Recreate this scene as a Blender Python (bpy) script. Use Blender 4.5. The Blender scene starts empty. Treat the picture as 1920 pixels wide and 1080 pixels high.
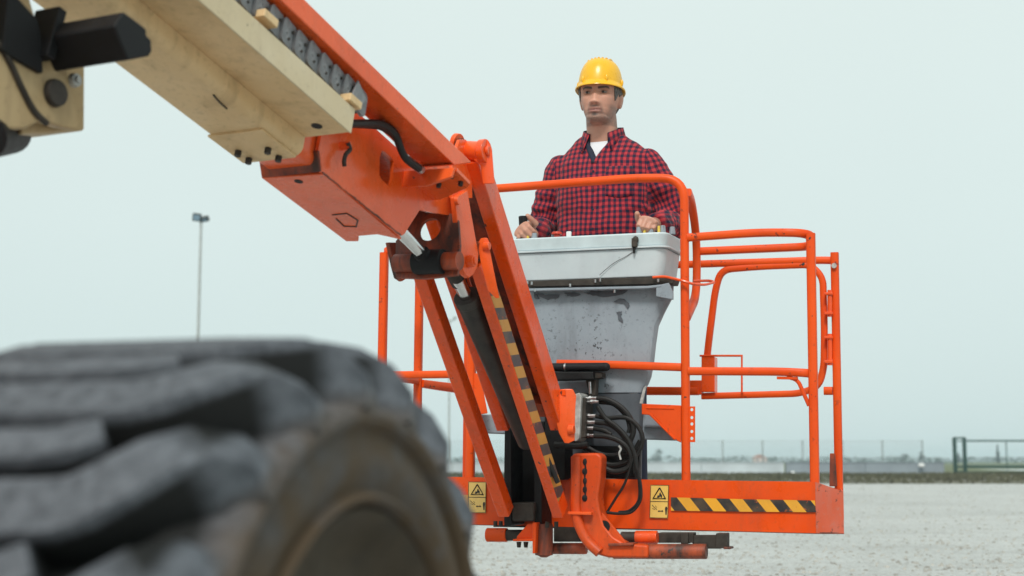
import bpy, bmesh, math, random
import numpy as np
from mathutils import Vector, Matrix, noise as mnoise

random.seed(7)
rng = np.random.default_rng(7)
S = bpy.context.scene
C = S.collection

# ------------------------------------------------------------------ camera, sky, sun, exposure
CAM_H, FPX = 0.80, 2667.0                       # eye height; focal length in photo pixels (50 mm on 36 mm)
PITCH = math.atan(325 / FPX)
cam_data = bpy.data.cameras.new('camera'); cam = bpy.data.objects.new('camera', cam_data); C.objects.link(cam)
cam.location = (0, 0, CAM_H); cam.rotation_euler = (math.pi / 2 + PITCH, 0, 0)
cam_data.lens = 50.0; cam_data.sensor_width = 36.0; cam_data.clip_start = 0.05; cam_data.clip_end = 20000
cam_data.dof.use_dof = True; cam_data.dof.focus_distance = 5.55; cam_data.dof.aperture_fstop = 3.2
S.camera = cam

SUN_EL, SUN_AZ = math.radians(48), math.radians(190)      # azimuth clockwise from +Y: behind the camera, to the left
world = bpy.data.worlds.new('World'); S.world = world; world.use_nodes = True
wn, wl = world.node_tree.nodes, world.node_tree.links
wn.clear()
w_out = wn.new('ShaderNodeOutputWorld'); w_bg = wn.new('ShaderNodeBackground')
w_sky = wn.new('ShaderNodeTexSky'); w_sky.sky_type = 'NISHITA'; w_sky.sun_disc = False
w_sky.sun_elevation = SUN_EL; w_sky.sun_rotation = SUN_AZ; w_sky.air_density = 1.0; w_sky.dust_density = 3.0
w_scale = wn.new('ShaderNodeVectorMath'); w_scale.operation = 'SCALE'; w_scale.inputs['Scale'].default_value = 0.06
w_mix = wn.new('ShaderNodeMix'); w_mix.data_type = 'RGBA'; w_mix.inputs[0].default_value = 0.93   # closed cloud cover
w_tc = wn.new('ShaderNodeTexCoord'); w_sep = wn.new('ShaderNodeSeparateXYZ')
w_ramp = wn.new('ShaderNodeValToRGB')
w_ramp.color_ramp.elements[0].position = 0.0; w_ramp.color_ramp.elements[0].color = (0.625, 0.750, 0.745, 1)
w_ramp.color_ramp.elements[1].position = 0.45; w_ramp.color_ramp.elements[1].color = (0.748, 0.845, 0.812, 1)
e = w_ramp.color_ramp.elements.new(0.16); e.color = (0.688, 0.802, 0.782, 1)
w_noise = wn.new('ShaderNodeTexNoise'); w_noise.inputs['Scale'].default_value = 1.7; w_noise.inputs['Detail'].default_value = 4
w_nr = wn.new('ShaderNodeMapRange'); w_nr.inputs[1].default_value = 0.3; w_nr.inputs[2].default_value = 0.7
w_nr.inputs[3].default_value = 0.975; w_nr.inputs[4].default_value = 1.025
w_mul = wn.new('ShaderNodeVectorMath'); w_mul.operation = 'SCALE'
wl.new(w_tc.outputs['Generated'], w_sep.inputs[0]); wl.new(w_sep.outputs['Z'], w_ramp.inputs[0])
wl.new(w_tc.outputs['Generated'], w_noise.inputs['Vector']); wl.new(w_noise.outputs[0], w_nr.inputs[0])
wl.new(w_ramp.outputs[0], w_mul.inputs[0]); wl.new(w_nr.outputs[0], w_mul.inputs['Scale'])
wl.new(w_sky.outputs[0], w_scale.inputs[0])
wl.new(w_scale.outputs[0], w_mix.inputs[6]); wl.new(w_mul.outputs[0], w_mix.inputs[7])
wl.new(w_mix.outputs[2], w_bg.inputs[0]); wl.new(w_bg.outputs[0], w_out.inputs[0])
w_bg.inputs[1].default_value = 1.0

sun_data = bpy.data.lights.new('sun', 'SUN'); sun_data.energy = 2.4; sun_data.angle = math.radians(14)
sun_data.color = (1.0, 0.96, 0.9)
sun = bpy.data.objects.new('sun', sun_data); C.objects.link(sun)
to_sun = Vector((math.sin(SUN_AZ) * math.cos(SUN_EL), math.cos(SUN_AZ) * math.cos(SUN_EL), math.sin(SUN_EL)))
sun.rotation_euler = to_sun.to_track_quat('Z', 'Y').to_euler(); sun.location = (-10, -10, 30)

S.view_settings.view_transform = 'Standard'; S.view_settings.look = 'None'
S.view_settings.gamma = 1.0; S.view_settings.exposure = 0.12; S.view_settings.use_curve_mapping = False
S.cycles.use_denoising = True
S.cycles.max_bounces = 8; S.cycles.diffuse_bounces = 4; S.cycles.glossy_bounces = 4; S.cycles.volume_bounces = 1
S.cycles.caustics_reflective = False; S.cycles.caustics_refractive = False

# ------------------------------------------------------------------ surveying helpers (photo direction + a real distance -> a place)
V = lambda *a: np.array(a, float)
CAMP = V(0, 0, CAM_H)
_F = V(0, math.cos(PITCH), math.sin(PITCH)); _U = V(0, -math.sin(PITCH), math.cos(PITCH)); _R = V(1, 0, 0)
def ray(u, v): return _R * (u - 960) / FPX + _U * (540 - v) / FPX + _F
def pt(u, v, Y):
    d = ray(u, v); return CAMP + d * (Y / d[1])
def on_plane(u, v, o, n):
    d = ray(u, v); return CAMP + d * (((o - CAMP) @ n) / (d @ n))
def frame(az, el=0.0, roll=0.0):
    a, e, r = map(math.radians, (az, el, roll))
    Rr = V(math.cos(a), -math.sin(a), 0); h = V(math.sin(a), math.cos(a), 0)
    D = h * math.cos(e) + V(0, 0, 1) * math.sin(e); U = np.cross(Rr, D)
    return Rr * math.cos(r) - U * math.sin(r), D, U * math.cos(r) + Rr * math.sin(r)
def unit(v): v = np.asarray(v, float); return v / np.linalg.norm(v)

# ------------------------------------------------------------------ materials
def new_mat(name):
    m = bpy.data.materials.new(name); m.use_nodes = True
    nt = m.node_tree; return m, nt, nt.nodes['Principled BSDF']
def N(nt, t, **kw):
    n = nt.nodes.new(t)
    for k, v in kw.items(): setattr(n, k, v)
    return n
def rgba(c): return (c[0], c[1], c[2], 1.0)
def tex_noise(nt, vec, scale, detail=5, rough=0.55, dist=0.0):
    n = N(nt, 'ShaderNodeTexNoise'); n.inputs['Scale'].default_value = scale; n.inputs['Detail'].default_value = detail
    n.inputs['Roughness'].default_value = rough; n.inputs['Distortion'].default_value = dist
    nt.links.new(vec, n.inputs['Vector']); return n.outputs[0]
def remap(nt, val, a, b, c=0.0, d=1.0):
    n = N(nt, 'ShaderNodeMapRange'); nt.links.new(val, n.inputs[0])
    for i, x in enumerate((a, b, c, d)): n.inputs[i + 1].default_value = x
    return n.outputs[0]
def mixc(nt, fac, a, b):
    n = N(nt, 'ShaderNodeMix', data_type='RGBA')
    if isinstance(fac, float): n.inputs[0].default_value = fac
    else: nt.links.new(fac, n.inputs[0])
    for i, x in ((6, a), (7, b)):
        if isinstance(x, tuple): n.inputs[i].default_value = rgba(x)
        else: nt.links.new(x, n.inputs[i])
    return n.outputs[2]
def math_n(nt, op, a, b=0.0):
    n = N(nt, 'ShaderNodeMath', operation=op)
    for i, x in ((0, a), (1, b)):
        if isinstance(x, (int, float)): n.inputs[i].default_value = x
        else: nt.links.new(x, n.inputs[i])
    return n.outputs[0]
def coords(nt, scale=(1, 1, 1), kind='Object'):
    tc = N(nt, 'ShaderNodeTexCoord'); mp = N(nt, 'ShaderNodeMapping'); mp.inputs['Scale'].default_value = scale
    nt.links.new(tc.outputs[kind], mp.inputs['Vector']); return mp.outputs[0]
def bump(nt, bsdf, h, strength=0.2, dist=0.002):
    b = N(nt, 'ShaderNodeBump'); b.inputs['Strength'].default_value = strength; b.inputs['Distance'].default_value = dist
    nt.links.new(h, b.inputs['Height']); nt.links.new(b.outputs[0], bsdf.inputs['Normal'])

def painted(name, col, fade=None, dirt=(0.09, 0.065, 0.045), rough=0.42, wear=0.62, dirt_amt=0.35, chip=(0.03, 0.025, 0.022),
            metallic=0.0, chip_scale=38.0, spec=0.5, dr=(0.50, 0.80), coat=0.0):
    """paint over steel: mottled fading, smeared dirt, small chips"""
    m, nt, b = new_mat(name); fade = fade or tuple(min(1, c * 1.18 + 0.02) for c in col)
    v = coords(nt); vs = coords(nt, (1.0, 1.0, 0.22))
    f = remap(nt, tex_noise(nt, v, 3.1, 6), 0.35, 0.68); c = mixc(nt, f, col, fade)
    d = remap(nt, tex_noise(nt, vs, 9.0, 8, 0.66, 0.4), dr[0], dr[1], 0.0, dirt_amt); c = mixc(nt, d, c, dirt)
    d2 = remap(nt, tex_noise(nt, v, 55.0, 4, 0.6), 0.56, 0.74, 0.0, dirt_amt * 0.55); c = mixc(nt, d2, c, dirt)
    area = remap(nt, tex_noise(nt, v, 4.5, 3), 0.45, 0.62)
    k = remap(nt, tex_noise(nt, v, chip_scale, 7, 0.62), wear, wear + 0.012); k = math_n(nt, 'MULTIPLY', k, area)
    c = mixc(nt, k, c, chip)
    nt.links.new(c, b.inputs['Base Color'])
    r = remap(nt, tex_noise(nt, v, 14.0, 6), 0.3, 0.7, rough - 0.09, rough + 0.16); nt.links.new(r, b.inputs['Roughness'])
    b.inputs['Metallic'].default_value = metallic; b.inputs['Specular IOR Level'].default_value = spec
    b.inputs['Coat Weight'].default_value = coat; b.inputs['Coat Roughness'].default_value = 0.16
    h = math_n(nt, 'SUBTRACT', tex_noise(nt, v, 30.0, 6, 0.6), math_n(nt, 'MULTIPLY', k, 0.8)); bump(nt, b, h, 0.18, 0.0025)
    return m
def plain(name, col, rough=0.6, metallic=0.0, var=0.25, scale=25.0, bmp=0.12, spec=0.5):
    m, nt, b = new_mat(name); v = coords(nt); n = tex_noise(nt, v, scale, 6, 0.6)
    c = mixc(nt, remap(nt, n, 0.3, 0.72), tuple(x * (1 - var) for x in col), tuple(min(1, x * (1 + var)) for x in col))
    nt.links.new(c, b.inputs['Base Color']); b.inputs['Metallic'].default_value = metallic
    nt.links.new(remap(nt, n, 0.3, 0.7, max(0.05, rough - 0.08), min(1, rough + 0.1)), b.inputs['Roughness'])
    b.inputs['Specular IOR Level'].default_value = spec
    if bmp: bump(nt, b, tex_noise(nt, v, scale * 2.5, 4), bmp, 0.002)
    return m

M = {}
M['orange'] = painted('orange_paint', (0.78, 0.070, 0.003), (0.88, 0.095, 0.006), wear=0.655, dirt_amt=0.42, rough=0.26, spec=0.40, coat=0.45)
M['orange_toe'] = painted('orange_toe_paint', (0.68, 0.060, 0.003), (0.80, 0.088, 0.006), wear=0.665, dirt_amt=0.34, rough=0.32, spec=0.3)
M['orange_rail'] = painted('orange_rail_paint', (0.70, 0.062, 0.002), (0.80, 0.088, 0.004), wear=0.625, dirt_amt=0.28, dirt=(0.24, 0.05, 0.015), spec=0.3)
M['orange_boom'] = painted('weathered_orange_paint', (0.76, 0.090, 0.010), (0.86, 0.125, 0.028), dirt=(0.26, 0.065, 0.022), rough=0.24, dirt_amt=0.40, wear=0.68, spec=0.3, coat=0.25)
M['orange_grimy_shaded'] = painted('grimy_shaded_orange_paint', (0.40, 0.060, 0.014), (0.52, 0.085, 0.02), dirt=(0.030, 0.021, 0.017), dirt_amt=0.95, wear=0.60, rough=0.5, dr=(0.36, 0.60))  # grime on the tubes; its dark tone also imitates shade inside the jib
M['cream'] = painted('cream_paint', (0.66, 0.455, 0.235), (0.76, 0.55, 0.31), dirt=(0.22, 0.13, 0.06), rough=0.5, dirt_amt=0.55, spec=0.3, wear=0.70, chip=(0.07, 0.045, 0.03))
M['cream_light'] = painted('cream_tray_paint', (0.58, 0.46, 0.28), (0.66, 0.55, 0.37), dirt=(0.22, 0.15, 0.085), rough=0.42, dirt_amt=0.30, wear=0.70, chip=(0.07, 0.045, 0.03))
M['grey_panel'] = painted('grey_pedestal_paint', (0.225, 0.262, 0.298), (0.285, 0.33, 0.37), dirt=(0.075, 0.078, 0.085), rough=0.42, dirt_amt=0.5, wear=0.60, chip=(0.05, 0.055, 0.06), chip_scale=62)
M['grey_box'] = painted('grey_console_paint', (0.46, 0.52, 0.545), (0.57, 0.63, 0.65), dirt=(0.30, 0.30, 0.34), rough=0.40, dirt_amt=0.28, wear=0.69, chip=(0.10, 0.10, 0.11))
M['grey_lid'] = plain('grey_lid_plastic', (0.54, 0.63, 0.655), 0.40, var=0.10, scale=12)
M['black'] = plain('black_steel', (0.009, 0.0095, 0.010), 0.55, var=0.5, scale=30, spec=0.25)
M['black_grimy'] = plain('greasy_dark_steel', (0.040, 0.033, 0.027), 0.6, var=0.6, scale=22, bmp=0.3, spec=0.3)
M['rubber'] = plain('black_rubber', (0.009, 0.009, 0.010), 0.6, var=0.4, scale=40, spec=0.25)
M['hose'] = plain('hose_rubber', (0.012, 0.0115, 0.011), 0.5, var=0.35, scale=60, spec=0.3)
M['steel'] = plain('bright_steel', (0.52, 0.52, 0.52), 0.32, 1.0, var=0.2, scale=50)
M['chrome'] = plain('chromed_rod', (0.72, 0.72, 0.72), 0.16, 1.0, var=0.08, scale=40, bmp=0.03)
M['zinc'] = plain('zinc_plate', (0.45, 0.45, 0.43), 0.5, 0.3, var=0.35, scale=45)
M['track'] = plain('power_track_plastic', (0.20, 0.205, 0.215), 0.55, var=0.35, scale=28)
M['barrel'] = plain('dark_barrel_paint', (0.035, 0.029, 0.025), 0.45, var=0.5, scale=18, spec=0.35)
M['yellow'] = painted('sticker_yellow', (0.74, 0.45, 0.085), (0.78, 0.57, 0.19), dirt=(0.40, 0.25, 0.09), wear=0.66, dirt_amt=0.4, chip=(0.5, 0.08, 0.01), chip_scale=50)
M['ink'] = plain('black_print', (0.015, 0.014, 0.014), 0.5, var=0.3)
M['red_button'] = plain('red_plastic', (0.55, 0.045, 0.02), 0.35, var=0.1)
M['yellow_plastic'] = plain('yellow_plastic', (0.72, 0.52, 0.08), 0.35, var=0.1)
M['white_plastic'] = plain('white_plastic', (0.72, 0.73, 0.73), 0.4, var=0.06)

def hazard(name, origin, along, up, period, slope, phase=0.0, yel=(0.74, 0.34, 0.018), blk=(0.014, 0.014, 0.017)):
    """yellow and black diagonal bands printed on tape; measured along the tape's own two directions"""
    m, nt, b = new_mat(name)
    g = N(nt, 'ShaderNodeNewGeometry'); s = N(nt, 'ShaderNodeVectorMath', operation='SUBTRACT'); s.inputs[1].default_value = tuple(origin)
    nt.links.new(g.outputs['Position'], s.inputs[0])
    def dot(ax):
        d = N(nt, 'ShaderNodeVectorMath', operation='DOT_PRODUCT'); nt.links.new(s.outputs[0], d.inputs[0]); d.inputs[1].default_value = tuple(ax); return d.outputs['Value']
    t = math_n(nt, 'ADD', dot(along), math_n(nt, 'MULTIPLY', dot(up), slope))
    t = math_n(nt, 'FRACT', math_n(nt, 'ADD', math_n(nt, 'MULTIPLY', t, 1 / period), phase)); k = math_n(nt, 'LESS_THAN', t, 0.5)
    v = coords(nt); wear = remap(nt, tex_noise(nt, v, 42, 6, 0.6), 0.62, 0.66, 0.0, 0.7)
    c = mixc(nt, k, yel, blk)
    c = mixc(nt, remap(nt, tex_noise(nt, v, 18, 5), 0.4, 0.75, 0.0, 0.30), c, (0.30, 0.17, 0.06))
    c = mixc(nt, wear, c, (0.50, 0.10, 0.02)); nt.links.new(c, b.inputs['Base Color']); b.inputs['Roughness'].default_value = 0.45
    return m

# ------------------------------------------------------------------ mesh helpers
class MB:
    def __init__(s): s.v, s.f = [], []
    def add(s, verts, faces):
        n = len(s.v); s.v += [tuple(float(c) for c in p) for p in verts]; s.f += [tuple(i + n for i in f) for f in faces]; return s
    def box(s, c, ax, ay, az):
        """centre and three half-extent vectors"""
        c, ax, ay, az = map(lambda q: np.asarray(q, float), (c, ax, ay, az))
        vs = [c + i * ax + j * ay + k * az for k in (-1, 1) for j in (-1, 1) for i in (-1, 1)]
        fs = [(0, 2, 3, 1), (4, 5, 7, 6), (0, 1, 5, 4), (2, 6, 7, 3), (0, 4, 6, 2), (1, 3, 7, 5)]
        if np.dot(np.cross(ax, ay), az) < 0: fs = [f[::-1] for f in fs]
        return s.add(vs, fs)
    def beam(s, p0, p1, w, wdir, h):
        """square bar from p0 to p1: w wide along wdir, h the other way"""
        p0, p1 = np.asarray(p0, float), np.asarray(p1, float); d = unit(p1 - p0); wd = unit(np.asarray(wdir) - d * (np.asarray(wdir) @ d)); n = np.cross(d, wd)
        return s.box((p0 + p1) / 2, (p1 - p0) / 2, wd * w / 2, n * h / 2)
    def prism(s, poly, vec):
        n = len(poly); a = [np.asarray(p, float) for p in poly]; b = [p + np.asarray(vec) for p in a]
        nrm = sum((np.cross(a[i] - a[0], a[(i + 1) % n] - a[0]) for i in range(1, n - 1)), V(0, 0, 0))
        side = [(i, (i + 1) % n, n + (i + 1) % n, n + i) for i in range(n)]
        fs = [tuple(range(n - 1, -1, -1)), tuple(range(n, 2 * n))] + side
        if nrm @ np.asarray(vec) < 0: fs = [f[::-1] for f in fs]
        return s.add(a + b, fs)
    def plate_hole(s, outer, hole, vec):
        """plate with one hole"""
        a = [np.asarray(p, float) for p in outer]; h = [np.asarray(p, float) for p in hole]; vec = np.asarray(vec, float); n, k = len(a), len(h); m = n + k
        bm = bmesh.new(); vs = [bm.verts.new(tuple(p)) for p in a + h]; es = [bm.edges.new((vs[i], vs[(i + 1) % n])) for i in range(n)] + [bm.edges.new((vs[n + i], vs[n + (i + 1) % k])) for i in range(k)]
        bm.verts.index_update(); bmesh.ops.triangle_fill(bm, use_beauty=True, use_dissolve=False, edges=es, normal=tuple(unit(vec)))
        tri = [tuple(v.index for v in f.verts) for f in bm.faces]; bm.free(); fs = []
        for t in tri:
            nr = np.cross((a + h)[t[1]] - (a + h)[t[0]], (a + h)[t[2]] - (a + h)[t[0]]); t = t if nr @ vec > 0 else t[::-1]; fs += [t[::-1], tuple(q_ + m for q_ in t)]
        fs += [(q_, (q_ + 1) % n, m + (q_ + 1) % n, m + q_) for q_ in range(n)] + [(n + q_, m + n + q_, m + n + (q_ + 1) % k, n + (q_ + 1) % k) for q_ in range(k)]
        return s.add(a + h + [p + vec for p in a] + [p + vec for p in h], fs)
    def cyl(s, p0, p1, r0, r1=None, n=16, cap=True):
        p0, p1 = np.asarray(p0, float), np.asarray(p1, float); r1 = r0 if r1 is None else r1; d = unit(p1 - p0)
        a = unit(np.cross(d, V(0, 0, 1) if abs(d[2]) < 0.9 else V(1, 0, 0))); b = np.cross(d, a); vs = []
        for p, r in ((p0, r0), (p1, r1)):
            vs += [p + r * (math.cos(2 * math.pi * i / n) * a + math.sin(2 * math.pi * i / n) * b) for i in range(n)]
        fs = [(i, (i + 1) % n, n + (i + 1) % n, n + i) for i in range(n)]
        if cap: fs += [tuple(range(n - 1, -1, -1)), tuple(range(n, 2 * n))]
        return s.add(vs, fs)
    def tube(s, path, r, n=10, square=False, up=(0, 0, 1), closed=False):
        P = [np.asarray(p, float) for p in path]; m = len(P); rs = r if isinstance(r, (list, tuple)) else [r] * m
        if square: prof = [(x, y) for x, y in ((1, -.7), (1, .7), (.7, 1), (-.7, 1), (-1, .7), (-1, -.7), (-.7, -1), (.7, -1))]
        else: prof = [(math.cos(2 * math.pi * i / n), math.sin(2 * math.pi * i / n)) for i in range(n)]
        k = len(prof); vs = []; a = None
        for i in range(m):
            if closed: d = unit(P[(i + 1) % m] - P[i - 1])
            else: d = unit(P[min(i + 1, m - 1)] - P[max(i - 1, 0)])
            if a is None:
                u = np.asarray(up, float); u = u if abs(unit(u) @ d) < 0.97 else V(1, 0.2, 0); a = unit(u - d * (u @ d))
            else: a = unit(a - d * (a @ d))
            b = np.cross(d, a); mi = 1.0
            if 0 < i < m - 1:
                cs = unit(P[i] - P[i - 1]) @ unit(P[i + 1] - P[i]); mi = 1 / max(0.7, math.sqrt((1 + cs) / 2))
            vs += [P[i] + rs[i] * mi * (x * a + y * b) for x, y in prof]
        fs = []
        for i in range(m if closed else m - 1):
            j = (i + 1) % m
            fs += [(i * k + q, i * k + (q + 1) % k, j * k + (q + 1) % k, j * k + q) for q in range(k)]
        if not closed: fs += [tuple(range(k - 1, -1, -1)), tuple((m - 1) * k + q for q in range(k))]
        return s.add(vs, fs)
    def loft(s, rings, cap=True):
        k = len(rings[0]); vs = [p for r in rings for p in r]
        fs = [(i * k + q, i * k + (q + 1) % k, (i + 1) * k + (q + 1) % k, (i + 1) * k + q) for i in range(len(rings) - 1) for q in range(k)]
        if cap: fs += [tuple(range(k - 1, -1, -1)), tuple((len(rings) - 1) * k + q for q in range(k))]
        return s.add(vs, fs)
    def ball(s, c, rx, ry=None, rz=None, n=12, m=8):
        ry = ry or rx; rz = rz or rx; c = np.asarray(c, float); rings = []
        for j in range(m + 1):
            t = math.pi * (0.02 + 0.96 * j / m)
            rings.append([c + V(rx * math.sin(t) * math.cos(2 * math.pi * i / n), ry * math.sin(t) * math.sin(2 * math.pi * i / n), -rz * math.cos(t)) for i in range(n)])
        return s.loft(rings)
    def mesh(s, name, mat=None, smooth=35):
        me = bpy.data.meshes.new(name); me.from_pydata(s.v, [], s.f); me.update()
        if smooth: me.shade_smooth(); me.set_sharp_from_angle(angle=math.radians(smooth))
        if mat: me.materials.append(M[mat] if isinstance(mat, str) else mat)
        return me
    def build(s, name, mat, parent=None, bevel=0.0, smooth=35, seg=2):
        return put(name, s.mesh(name, mat, smooth), parent, bevel, seg)

WORLD = {}                                            # world matrices of the empties that carry parts
def put(name, me, parent=None, bevel=0.0, seg=2):
    o = bpy.data.objects.new(name, me); C.objects.link(o)
    if parent is not None: o.parent = parent; o.matrix_parent_inverse = WORLD[parent.name].inverted()
    if bevel:
        b = o.modifiers.new('edge', 'BEVEL'); b.width = bevel; b.segments = seg; b.limit_method = 'ANGLE'; b.angle_limit = math.radians(40); b.harden_normals = True
    return o
def empty(name, loc=(0, 0, 0), parent=None, rotz=0.0):
    o = bpy.data.objects.new(name, None); C.objects.link(o); o.empty_display_size = 0.2
    mw = Matrix.Translation(Vector(loc)) @ Matrix.Rotation(rotz, 4, 'Z')
    o.location = loc; o.rotation_euler = (0, 0, rotz)
    if parent is not None: o.parent = parent; o.matrix_parent_inverse = WORLD[parent.name].inverted()
    WORLD[o.name] = mw; return o
def tag(o, label, cat=None, group=None, kind=None):
    if label: o['label'] = label
    if cat: o['category'] = cat
    if group: o['group'] = group
    if kind: o['kind'] = kind
    return o
def fillet(pts, r, seg=6):
    """round the corners of an open polyline"""
    P = [np.asarray(p, float) for p in pts]; out = [P[0]]
    for i in range(1, len(P) - 1):
        a, b = P[i - 1] - P[i], P[i + 1] - P[i]; rr = min(r, 0.48 * np.linalg.norm(a), 0.48 * np.linalg.norm(b)); p, q = P[i] + unit(a) * rr, P[i] + unit(b) * rr
        for k in range(seg + 1):
            t = k / seg; out.append((1 - t) ** 2 * p + 2 * t * (1 - t) * P[i] + t * t * q)
    return out + [P[-1]]
def spline(pts, sub=8):
    P = [np.asarray(p, float) for p in pts]; P = [2 * P[0] - P[1]] + P + [2 * P[-1] - P[-2]]; out = []
    for i in range(1, len(P) - 2):
        for k in range(sub):
            t = k / sub; p0, p1, p2, p3 = P[i - 1:i + 3]
            out.append(0.5 * (2 * p1 + (p2 - p0) * t + (2 * p0 - 5 * p1 + 4 * p2 - p3) * t * t + (3 * p1 - p0 - 3 * p2 + p3) * t ** 3))
    return out + [P[-2]]

# ================================================================== SETTING
def ground_material():
    m, nt, b = new_mat('gravel_ground'); v = coords(nt)
    big = tex_noise(nt, v, 0.22, 5, 0.55); mid = tex_noise(nt, coords(nt, (0.35, 1.6, 1)), 1.3, 6, 0.6); fine = tex_noise(nt, v, 16.0, 5, 0.65)
    vo = N(nt, 'ShaderNodeTexVoronoi'); vo.inputs['Scale'].default_value = 38.0; nt.links.new(v, vo.inputs['Vector'])
    c = mixc(nt, remap(nt, big, 0.35, 0.66), (0.46, 0.48, 0.47), (0.57, 0.592, 0.582))
    c = mixc(nt, remap(nt, mid, 0.48, 0.70, 0.0, 0.55), c, (0.345, 0.35, 0.34))
    c = mixc(nt, remap(nt, fine, 0.52, 0.72, 0.0, 0.55), c, (0.25, 0.235, 0.21))
    sp = N(nt, 'ShaderNodeSeparateColor'); nt.links.new(vo.outputs['Color'], sp.inputs[0])
    c = mixc(nt, remap(nt, sp.outputs[0], 0.70, 1.0, 0.0, 0.5), c, (0.66, 0.66, 0.63))
    c = mixc(nt, remap(nt, sp.outputs[1], 0.86, 1.0, 0.0, 0.7), c, (0.20, 0.17, 0.14))
    nt.links.new(c, b.inputs['Base Color']); b.inputs['Roughness'].default_value = 0.95; b.inputs['Specular IOR Level'].default_value = 0.2
    bump(nt, b, math_n(nt, 'ADD', vo.outputs['Distance'], math_n(nt, 'MULTIPLY', fine, 1.5)), 0.8, 0.03); return m
M['gravel'] = ground_material()
M['stone'] = plain('pale_stone', (0.34, 0.33, 0.30), 0.9, var=0.45, scale=3.0)
M['field'] = plain('distant_field', (0.10, 0.12, 0.05), 0.95, var=0.4, scale=0.05)
M['grass'] = plain('dry_grass', (0.082, 0.083, 0.050), 0.9, var=0.5, scale=0.6)
M['grass_soil'] = plain('grassy_soil', (0.105, 0.103, 0.073), 0.95, var=0.4, scale=0.35)
M['concrete_pale'] = plain('pale_concrete', (0.44, 0.49, 0.51), 0.85, var=0.14, scale=0.6)
M['concrete_grey'] = plain('grey_concrete', (0.215, 0.25, 0.275), 0.85, var=0.18, scale=0.6)
M['fence'] = plain('fence_galvanised', (0.24, 0.27, 0.27), 0.6, var=0.2, scale=4)
M['green'] = plain('dark_green_paint', (0.012, 0.050, 0.040), 0.5, var=0.3, scale=5)
M['pole'] = plain('pole_galvanised', (0.42, 0.45, 0.44), 0.55, 0.2, var=0.12, scale=5)
M['lamp_body'] = plain('floodlight_housing', (0.03, 0.035, 0.03), 0.5, var=0.3, scale=6)
M['lamp_glass'] = plain('floodlight_glass', (0.20, 0.30, 0.38), 0.15, var=0.1, scale=6, bmp=0)
M['leaf'] = plain('foliage_green', (0.028, 0.048, 0.032), 0.8, var=0.45, scale=0.5, bmp=0)
M['leaf_dark'] = plain('cypress_green', (0.020, 0.036, 0.028), 0.8, var=0.4, scale=0.5, bmp=0)
M['bark'] = plain('bark_brown', (0.10, 0.075, 0.05), 0.9, var=0.3, scale=2)
M['plaster'] = plain('far_plaster', (0.62, 0.50, 0.47), 0.8, var=0.08, scale=0.4)
M['roof_tile'] = plain('far_roof', (0.36, 0.16, 0.12), 0.8, var=0.15, scale=0.4)
M['window_dark'] = plain('far_window', (0.06, 0.07, 0.08), 0.3, var=0.1)
M['sack'] = plain('white_sack', (0.72, 0.73, 0.72), 0.7, var=0.08, scale=8)

G = 1500
tag(MB().add([(-G, -150, 0), (G, -150, 0), (G, 1900, 0), (-G, 1900, 0)], [(0, 1, 2, 3)]).build('ground', 'gravel'), 'pale grey gravel yard stretching to the fence', kind='structure')
tag(MB().add([(-G, 91, .004), (G, 91, .004), (G, 1900, .004), (-G, 1900, .004)], [(0, 1, 2, 3)]).build('field', 'field'), 'flat green field beyond the fence', kind='structure')

# loose stones lying on the gravel
mb = MB()
for i in range(8000):
    y = 8.5 * (52 / 8.5) ** (rng.random() ** 1.6); x = rng.uniform(-0.40, 0.40) * y; r = rng.uniform(0.005, 0.016) * (1 + 0.016 * y)
    k = 5; a0 = rng.uniform(0, 6.28); e = rng.uniform(0.6, 1.5)
    ring = [(x + r * e * math.cos(a0 + 2 * math.pi * q / k) * rng.uniform(.8, 1.15), y + r * math.sin(a0 + 2 * math.pi * q / k) * rng.uniform(.8, 1.15), -0.002) for q in range(k)]
    top = [(x + (p[0] - x) * .62, y + (p[1] - y) * .62, r * rng.uniform(.5, .9)) for p in ring]
    mb.loft([ring, top])
tag(mb.build('gravel', 'stone', smooth=0), 'loose pale stones scattered over the yard', 'gravel', kind='stuff')

# grass bank
def hgt(x, y):
    t = (y - 51) / 36.0; n = mnoise.noise(Vector((x * .18, y * .10, 0))) * .5 + mnoise.noise(Vector((x * .6, y * .4, 3))) * .25
    return max(0.0, math.sin(math.pi * min(1, max(0, t)) ** .7)) * (0.12 + 0.16 * n) + (0.004 if t > 0.01 else -.02)
xs = np.linspace(-40, 40, 161); ys = np.linspace(50.5, 88.5, 40); vs, fs = [], []
for y in ys:
    for x in xs:
        edge = 2.2 * mnoise.noise(Vector((x * .25, 9, 0))); yy = y + edge * (1 - (y - 50.5) / 38); vs.append((x, yy, hgt(x, yy)))
n = len(xs)
for j in range(len(ys) - 1):
    for i in range(n - 1): fs.append((j * n + i, j * n + i + 1, (j + 1) * n + i + 1, (j + 1) * n + i))
tag(MB().add(vs, fs).build('grass_bank', 'grass_soil'), 'low olive bank of dry grass before the wall', 'bank', kind='structure')
mb = MB()
for i in range(15000):
    y = rng.uniform(50.8, 88); x = rng.uniform(-.42, .42) * y
    if y < 51.5 + 2.2 * mnoise.noise(Vector((x * .25, 9, 0))): continue
    z = hgt(x, y); h = rng.uniform(.05, .17); w = rng.uniform(.03, .10); lean = rng.uniform(-.08, .08)
    mb.add([(x - w, y, z - .02), (x + w, y, z - .02), (x + lean, y + rng.uniform(-.05, .05), z + h)], [(0, 1, 2)])
tag(mb.build('grass', 'grass', smooth=0), 'tufts of dry grass on the low bank', 'grass', kind='stuff')
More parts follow.
